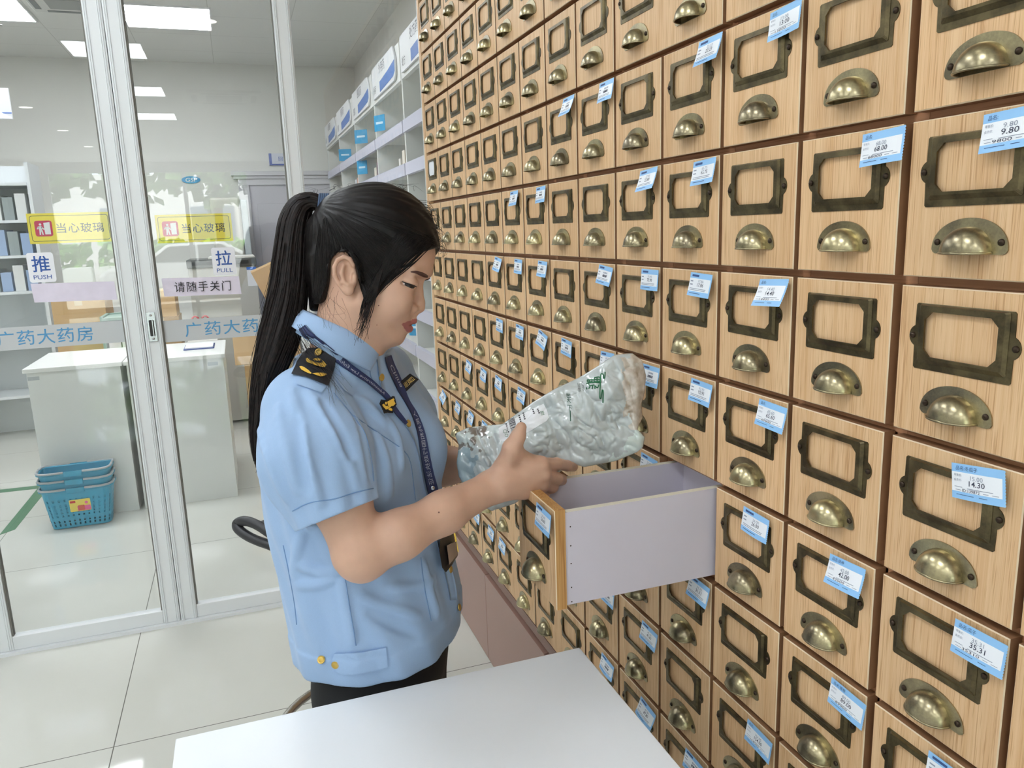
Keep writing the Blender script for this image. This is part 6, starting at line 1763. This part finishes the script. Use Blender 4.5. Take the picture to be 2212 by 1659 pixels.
# snap at the end of the strap, badge holder below the arm
bt = hit(CB, 928, 1053, 0.007); q = MB().lathe([(0, .001), (.003, .0008), (.0038, 0)], tuple(bt), 'X', 14); wbuild(q, 'snap', mat('snap_metal', (200, 204, 210), 0.2, 1.0), ly)
wbuild(poly_patch(CB, [(941, 1150), (966, 1140), (970, 1164), (977, 1201), (966, 1220), (953, 1235), (944, 1226), (938, 1190)], 0.010, 0.004), 'badge_holder', mat('holder_black', (26, 26, 30), 0.3), ly, fix=False)
wbuild(poly_patch(CB, [(949, 1181), (969, 1170), (972, 1200), (955, 1219)], 0.0148, 0.0004), 'badge_card', mat('card_tan', (178, 156, 138), 0.5), ly, fix=False)
wbuild(ribbon(CB, [(932, 1066, 6), (940, 1110, 4), (950, 1150, 4)], 0.006, 0.001, 16, 3)[0], 'holder_strap', NAVY, ly, fix=False)
# ---- chest emblem and number tag
def yy(x, y): return (780 + x / 11.06, 780 + y / 11.06)
eb = wbuild(poly_patch(CB, [yy(*q) for q in ((415, 945), (540, 965), (690, 865), (735, 880), (785, 1075), (705, 1160), (705, 1270), (640, 1305), (490, 1300), (360, 1080))], 0.0065, 0.0022, 2), 'chest_emblem', NIGHT, shirt, fix=False)
def gold2(pts, off, M=GOLDE, nm='gold_thread'): return wbuild(poly_patch(CB, [yy(*q) for q in pts], off, 0.0006, 1.5), nm, M, eb, fix=False)
gold2([(545, 1010), (690, 930), (712, 960), (700, 985), (738, 1060), (690, 1110), (640, 1120), (600, 1160), (560, 1090)], 0.0088)
gold2([(400, 1105), (470, 1050), (530, 1080), (600, 1160), (545, 1200), (490, 1245)], 0.0088)
gold2([(620 + 48 * cos(k * pi / 6), 1205 + 45 * sin(k * pi / 6)) for k in range(12)], 0.0088)
gold2([(500 + 62 * cos(k * pi / 8) * .75 + 20 * sin(k * pi / 8), 1055 + 62 * sin(k * pi / 8)) for k in range(16)], 0.0096, NIGHT, 'shield')
gold2([(500 + 34 * cos(k * pi / 6) * .75, 1055 + 36 * sin(k * pi / 6)) for k in range(12)], 0.0104, GOLDE, 'shield_mark')
pA = hit(CB, 872, 838, 0.010); xA = pA[0] if pA is not None else 0.06
c0, c1, c2, c3 = [Vector(W3(*yy(*q), xA + dx)) for q, dx in (((935, 500), 0.0), ((1050, 760), 0.004), ((1385, 435), -0.012), ((1175, 295), -0.016))]
nt_ = (c2 - c1).cross(c0 - c1).normalized(); nt_ = nt_ if nt_.dot(Vector(CAM) - c0) > 0 else -nt_
mb = MB().add([c0, c1, c2, c3] + [p_ - nt_ * 0.003 for p_ in (c0, c1, c2, c3)], [(0, 1, 2, 3), (7, 6, 5, 4), (0, 4, 5, 1), (1, 5, 6, 2), (2, 6, 7, 3), (3, 7, 4, 0)])
ntag = wbuild(mb, 'number_tag', NIGHT, shirt, bevel=0.0008)
vs_, fs_ = text_fit('10130022', w=1.0, h=1.0, bold=0.006)
mb = MB().add([tuple(c1.lerp(c2, 0.14 + 0.72 * p[0]).lerp(c0.lerp(c3, 0.14 + 0.72 * p[0]), 0.27 + 0.46 * p[1]) + nt_ * 0.0016) for p in vs_], fs_)
wbuild(mb, 'lettering', mat('number_gold', (226, 196, 120), 0.5), ntag, fix=False)

# ---- trousers and shoes
hc, hF, hR = LV[1][0], LV[1][1], LV[1][2]
PF = Field([hc[0] - .30, hc[1] - .30, 0.02], [hc[0] + .30, hc[1] + .30, ZHEM + .08], 0.006)
PF.ell(np.array([hc[0], hc[1], ZHEM - 0.02]), np.stack([hF, hR, [0, 0, 1]]), (.118, .165, .20), 0.02)
for s_ in (1, -1):
    top = np.array([hc[0], hc[1], ZHEM - .08]) + hR * .085 * s_; kn = np.array([hc[0], hc[1], 0.44]) + hR * .095 * s_ + hF * .012; an = np.array([hc[0], hc[1], 0.09]) + hR * .10 * s_ - hF * .01
    PF.cap(top, kn, .098, .072, .03); PF.cap(kn, an, .072, .062, .02)
PF.edit(lambda p, a: np.maximum(np.maximum(a, 0.045 - p[..., 2]), p[..., 2] - (ZHEM + .04)))
pv, pf2 = PF.mesh(); pv = relax(pv, pf2, 2, .5)
wsdf('trousers', pv, pf2, [mat('trouser_black', (24, 25, 28), 0.8)])
for s_ in (1, -1):
    G = Field([hc[0] - .32, hc[1] - .32, -0.01], [hc[0] + .32, hc[1] + .32, .14], 0.005)
    h0 = np.array([hc[0], hc[1], 0.045]) + hR * .10 * s_ - hF * .05
    G.cap(h0, h0 + hF * .17, .042, .040, .01); G.cap(h0 + np.array([0, 0, .03]), h0 + hF * .05 + np.array([0, 0, .03]), .04, .04, .02)
    G.edit(lambda p, a: np.maximum(a, 0.003 - p[..., 2]))
    gv, gf = G.mesh(); gv[:, 2] = np.maximum(gv[:, 2], 0.0)
    wsdf('shoe', relax(gv, gf, 1, .4), gf, [mat('shoe_black', (18, 18, 20), 0.35)])

# ------------------------------------------------------------------ the bag of herbs
BO = [(982, 937), (1012, 923), (1052, 919), (1086, 916), (1110, 898), (1152, 868), (1200, 839), (1250, 816), (1292, 790), (1328, 766), (1366, 763), (1387, 778), (1396, 812), (1393, 846), (1386, 872), (1388, 903), (1376, 926),
      (1393, 944), (1389, 966), (1376, 977), (1330, 996), (1262, 1009), (1232, 1000), (1205, 1024), (1150, 1062), (1112, 1088), (1062, 1104), (1044, 1094), (1012, 1066), (991, 1030), (986, 1000), (991, 962)]
BX0 = W3(1000, 1000, .085); BX1 = W3(1385, 860, .190); 
ax1 = BX1 - BX0; Lb = np.linalg.norm(ax1); ax1 /= Lb
nb_ = np.array(SN) - ax1 * (SN @ ax1); nb_ /= np.linalg.norm(nb_)
all_ = np.array([W3(x_, y_, .085 + (x_ - 1000) / 385 * .105) for x_, y_ in BO])
BF = Field(all_.min(0) - .07, all_.max(0) + .07, 0.0021)
from mathutils import noise as mnoise
def vnoise(q, seed):
    """smooth value noise on arrays"""
    i = np.floor(q).astype(np.int64); f_ = q - i; f_ = f_ * f_ * (3 - 2 * f_); out = 0
    for a in (0, 1):
        for b_ in (0, 1):
            for c in (0, 1):
                h_ = ((i[..., 0] + a) * 374761393 + (i[..., 1] + b_) * 668265263 + (i[..., 2] + c) * 2147483647 + seed * 1274126177) & 0xffffffff
                h_ = ((h_ ^ (h_ >> 13)) * 1274126177) & 0xffffffff; h_ = ((h_ ^ (h_ >> 16)) & 0xffff) / 65535.0
                w_ = (f_[..., 0] if a else 1 - f_[..., 0]) * (f_[..., 1] if b_ else 1 - f_[..., 1]) * (f_[..., 2] if c else 1 - f_[..., 2])
                out = out + w_ * h_
    return out
def bag(p, old):
    pp, dd_ = pix(p); rel = p - BX0; al = rel @ ax1; nn = rel @ nb_
    d2 = poly_sdf(pp, BO) * 0.00069
    rg_ = lambda q, s_: 1 - np.abs(2 * vnoise(q, s_) - 1)
    st = np.stack([al * 34, (pp[..., 1] - pp[..., 0] * .3) * .016, nn * 12], -1)
    wr = (rg_(st, 1) ** 4) * 0.0090 + (rg_(st * np.array([1.9, 2.3, 1.6]) + 9, 2) ** 4) * 0.0058 + (rg_(p * 80, 3) ** 3.5) * 0.0034
    fade = np.clip(-d2 / .02, 0, 1)
    # flatter under the label, fuller towards the lower middle
    lab = np.exp(-(((pp[..., 0] - 1120) / 55) ** 2 + ((pp[..., 1] - 925) / 40) ** 2)) + np.exp(-(((pp[..., 0] - 1231) / 16) ** 2 + ((pp[..., 1] - 885) / 36) ** 2)) + np.exp(-(((pp[..., 0] - 1290) / 30) ** 2 + ((pp[..., 1] - 832) / 36) ** 2))
    T = 0.040 * np.clip(-d2 / .055, 0, 1) ** 0.55 + 0.0024
    T = T * (0.80 + 0.30 * vnoise(np.stack([al * 14, pp[..., 1] * .012, nn * 0], -1), 5))
    edge_w = 0.006 * np.sin(al * 60 + 2) * (1 - fade) + 0.004 * np.sin(pp[..., 1] * .09) * (1 - fade)
    return np.maximum(d2, np.abs(nn - edge_w) - T + (wr * fade * (1 - .75 * np.minimum(lab, 1)) - .0012))
BF.edit(bag)
gv, gf = BF.mesh(); gv = relax(gv, gf, 1, 0.3)
gcen = gv[gf].mean(1); pc, _ = pix(gcen); pc = pc + np.stack([vnoise(gcen * 90, 11) - .5, vnoise(gcen * 90, 12) - .5], -1) * 34
bmi = np.zeros(len(gf), int)
bmi[poly_sdf(pc, [(960, 962), (1022, 972), (1042, 1130), (960, 1130)]) < 0] = 1
bmi[poly_sdf(pc, [(1342, 770), (1420, 760), (1420, 935), (1366, 930), (1352, 860)]) < 0] = 2
bmi[poly_sdf(pc, [(1330, 990), (1250, 1030), (1420, 990), (1420, 930), (1376, 928), (1370, 952)]) < 0] = 3
bmi[poly_sdf(pc, [(970, 930), (1052, 905), (1086, 912), (1024, 970), (985, 962)]) < 0] = 4
def film(nm, rgb, rgb2, sc__, ramp=(0.4, 0.62)):
    M = mat(nm, rgb, 0.13, spec=0.7, coat=0.4); nt = M.node_tree; b = nt.nodes['Principled BSDF']
    tc_ = nt.nodes.new('ShaderNodeTexCoord'); n = nt.nodes.new('ShaderNodeTexNoise'); n.inputs['Scale'].default_value = sc__; n.inputs['Detail'].default_value = 3
    r = nt.nodes.new('ShaderNodeValToRGB'); r.color_ramp.elements[0].position, r.color_ramp.elements[1].position = ramp
    r.color_ramp.elements[0].color = (*lin(rgb2), 1); r.color_ramp.elements[1].color = (*lin(rgb), 1)
    nt.links.new(tc_.outputs['Object'], n.inputs[0]); nt.links.new(n.outputs[0], r.inputs[0]); nt.links.new(r.outputs[0], b.inputs['Base Color'])
    return M
hb = thing('herb_bag', 'glossy pale grey plastic bag with green print held in both her hands', 'bag', tuple(BX0))
o = sdf_obj('film', gv - BX0, gf, [film('bag_film', (198, 204, 204), (184, 192, 192), 18), film('bag_end', (168, 186, 192), (150, 168, 176), 20), film('bag_herbs', (216, 208, 198), (178, 164, 148), 42, (.36, .6)),
                             film('bag_seal', (222, 234, 230), (210, 224, 220), 20), film('bag_corner', (204, 214, 212), (128, 120, 112), 46, (.44, .5))], hb, bmi)
GB = bvh_of(gv, gf)
def bbuild(mb, nm, M, parent=hb, **k):
    mb.v = [tuple(np.array(p) - BX0) for p in mb.v]; return mb.build(nm, M, parent, **k)
lb_ = bbuild(poly_patch(GB, [(1077, 925), (1079, 945), (1083, 953), (1100, 952), (1140, 934), (1180, 910), (1186, 902), (1182, 886), (1174, 872), (1130, 894)], 0.0006, 0.0005, 2.5), 'paper_label', mat('label_paper', (232, 233, 236), 0.3), hb, fix=False)
BLK2 = mat('print_black', (52, 50, 56), 0.5); GRN2 = mat('print_green', (34, 110, 70), 0.45); 
mb = MB(); rg = random.Random(9); x_ = 0.0
while x_ < 30:                     # bar code, its bars across the label's short way
    w__ = rg.choice((0.7, 1.1, 1.8)); o_ = (1098 + 0.27 * x_, 908 + 0.96 * x_)
    q = [(o_[0], o_[1]), (o_[0] + 13, o_[1] - 5), (o_[0] + 13 + .27 * w__, o_[1] - 5 + .96 * w__), (o_[0] + .27 * w__, o_[1] + .96 * w__)]
    mb.add([tuple(v) for v in drape(GB, q, 0.0016)], [(0, 1, 2, 3)]); x_ += w__ + rg.choice((0.8, 1.3))
bbuild(mb, 'bar_code', BLK2, lb_, fix=False)
mb = MB()
for (x_, y_), ln in (((1120, 898), 22), ((1129, 893), 16), ((1150, 885), 12), ((1160, 884), 14), ((1092, 916), 20)):
    for k in range(int(ln / 4)):
        q = [(x_ + 1.1 * k, y_ + 4 * k), (x_ + 1.1 * k + 3.2, y_ + 4 * k - 1), (x_ + 1.1 * k + 3.9, y_ + 4 * k + 1.6), (x_ + 1.1 * k + .7, y_ + 4 * k + 2.6)]
        mb.add([tuple(v) for v in drape(GB, q, 0.0016)], [(0, 1, 2, 3)])
bbuild(mb, 'small_print', BLK2, lb_, fix=False)
mb = MB()
for x_, y_, s_ in ((1088, 928, 7), (1091, 937, 7)):
    for t in (0, 1):
        q = rrect(s_, s_, 1.5, 2, x_, y_); i_ = rrect(s_ - 1.6, s_ - 1.6, 1.0, 2, x_ + .8, y_ + .8); n_ = len(q)
        if t == 0: mb.add([tuple(v) for v in drape(GB, q + i_, 0.0016)], [(k, (k + 1) % n_, n_ + (k + 1) % n_, n_ + k) for k in range(n_)])
glyphs(GB, text_fit('签', h=9), (1168, 898), (0.95, -0.25), (-0.25, -0.95), 0.0016, 0, mb)
bbuild(mb, 'label_marks', GRN2, lb_, fix=False)
mb = MB()
for ch, x_, y_ in (('聚', 1229, 857), ('天', 1230, 867), ('下', 1231, 884)): 
    glyphs(GB, text_fit(ch, w=10, h=12), (x_ - 6, y_ + 3 if ch != '聚' else y_), (1, 0.08), (0.05, -1) if ch != '聚' else (0.0, -.6), 0.0009, 0, mb)
glyphs(GB, text_fit('一', w=2.2, h=23), (1231.5, 910), (1, 0), (-0.05, -1), 0.0009, 0, mb)
bbuild(mb, 'green_lettering', mat('print_dark_green', (48, 92, 74), 0.5), hb, fix=False)
# brush mark: loops and hooks in green line
mb = MB()
def pl(pts, r): mb.tube(drape(GB, [tuple(q) for q in resamp([(1150 + a / 7.9, 740 + b / 7.9) for a, b in pts], 40)], 0.0005), r, 5)
for pts in (((1240, 505), (1235, 600), (1215, 608), (1205, 545), (1170, 545), (1168, 680)), ((940, 640), (1160, 630)), ((1060, 600), (1150, 590), (1150, 660), (1060, 665), (1060, 600)), ((1105, 595), (1105, 662)),
            ((940, 640), (945, 672), (1010, 668), (1015, 625)), ((975, 635), (975, 670)), ((925, 700), (1050, 680), (1160, 690)), ((960, 705), (985, 735), (1060, 722)), ((965, 790), (985, 745)), ((1020, 795), (1030, 740)),
            ((1070, 790), (1065, 740), (1110, 770), (1130, 720)), ((1160, 640), (1155, 800), (1150, 940), (1170, 950), (1190, 820), (1205, 820), (1205, 1030)), ((925, 770), (935, 800))):
    pl(pts, 0.0011)
bbuild(mb, 'brush_mark', GRN2, hb, fix=False)
mb = MB(); glyphs(GB, text_fit('KUNG', w=19, h=5), (1256, 825), (0.15, 1), (0.95, -.1), 0.0009, 0, mb); glyphs(GB, text_fit('国药', w=19, h=6), (1247, 828), (0.12, 1), (0.95, -.1), 0.0009, 0, mb)
bbuild(mb, 'small_lettering', mat('print_grey', (112, 118, 116), 0.5), hb, fix=False)
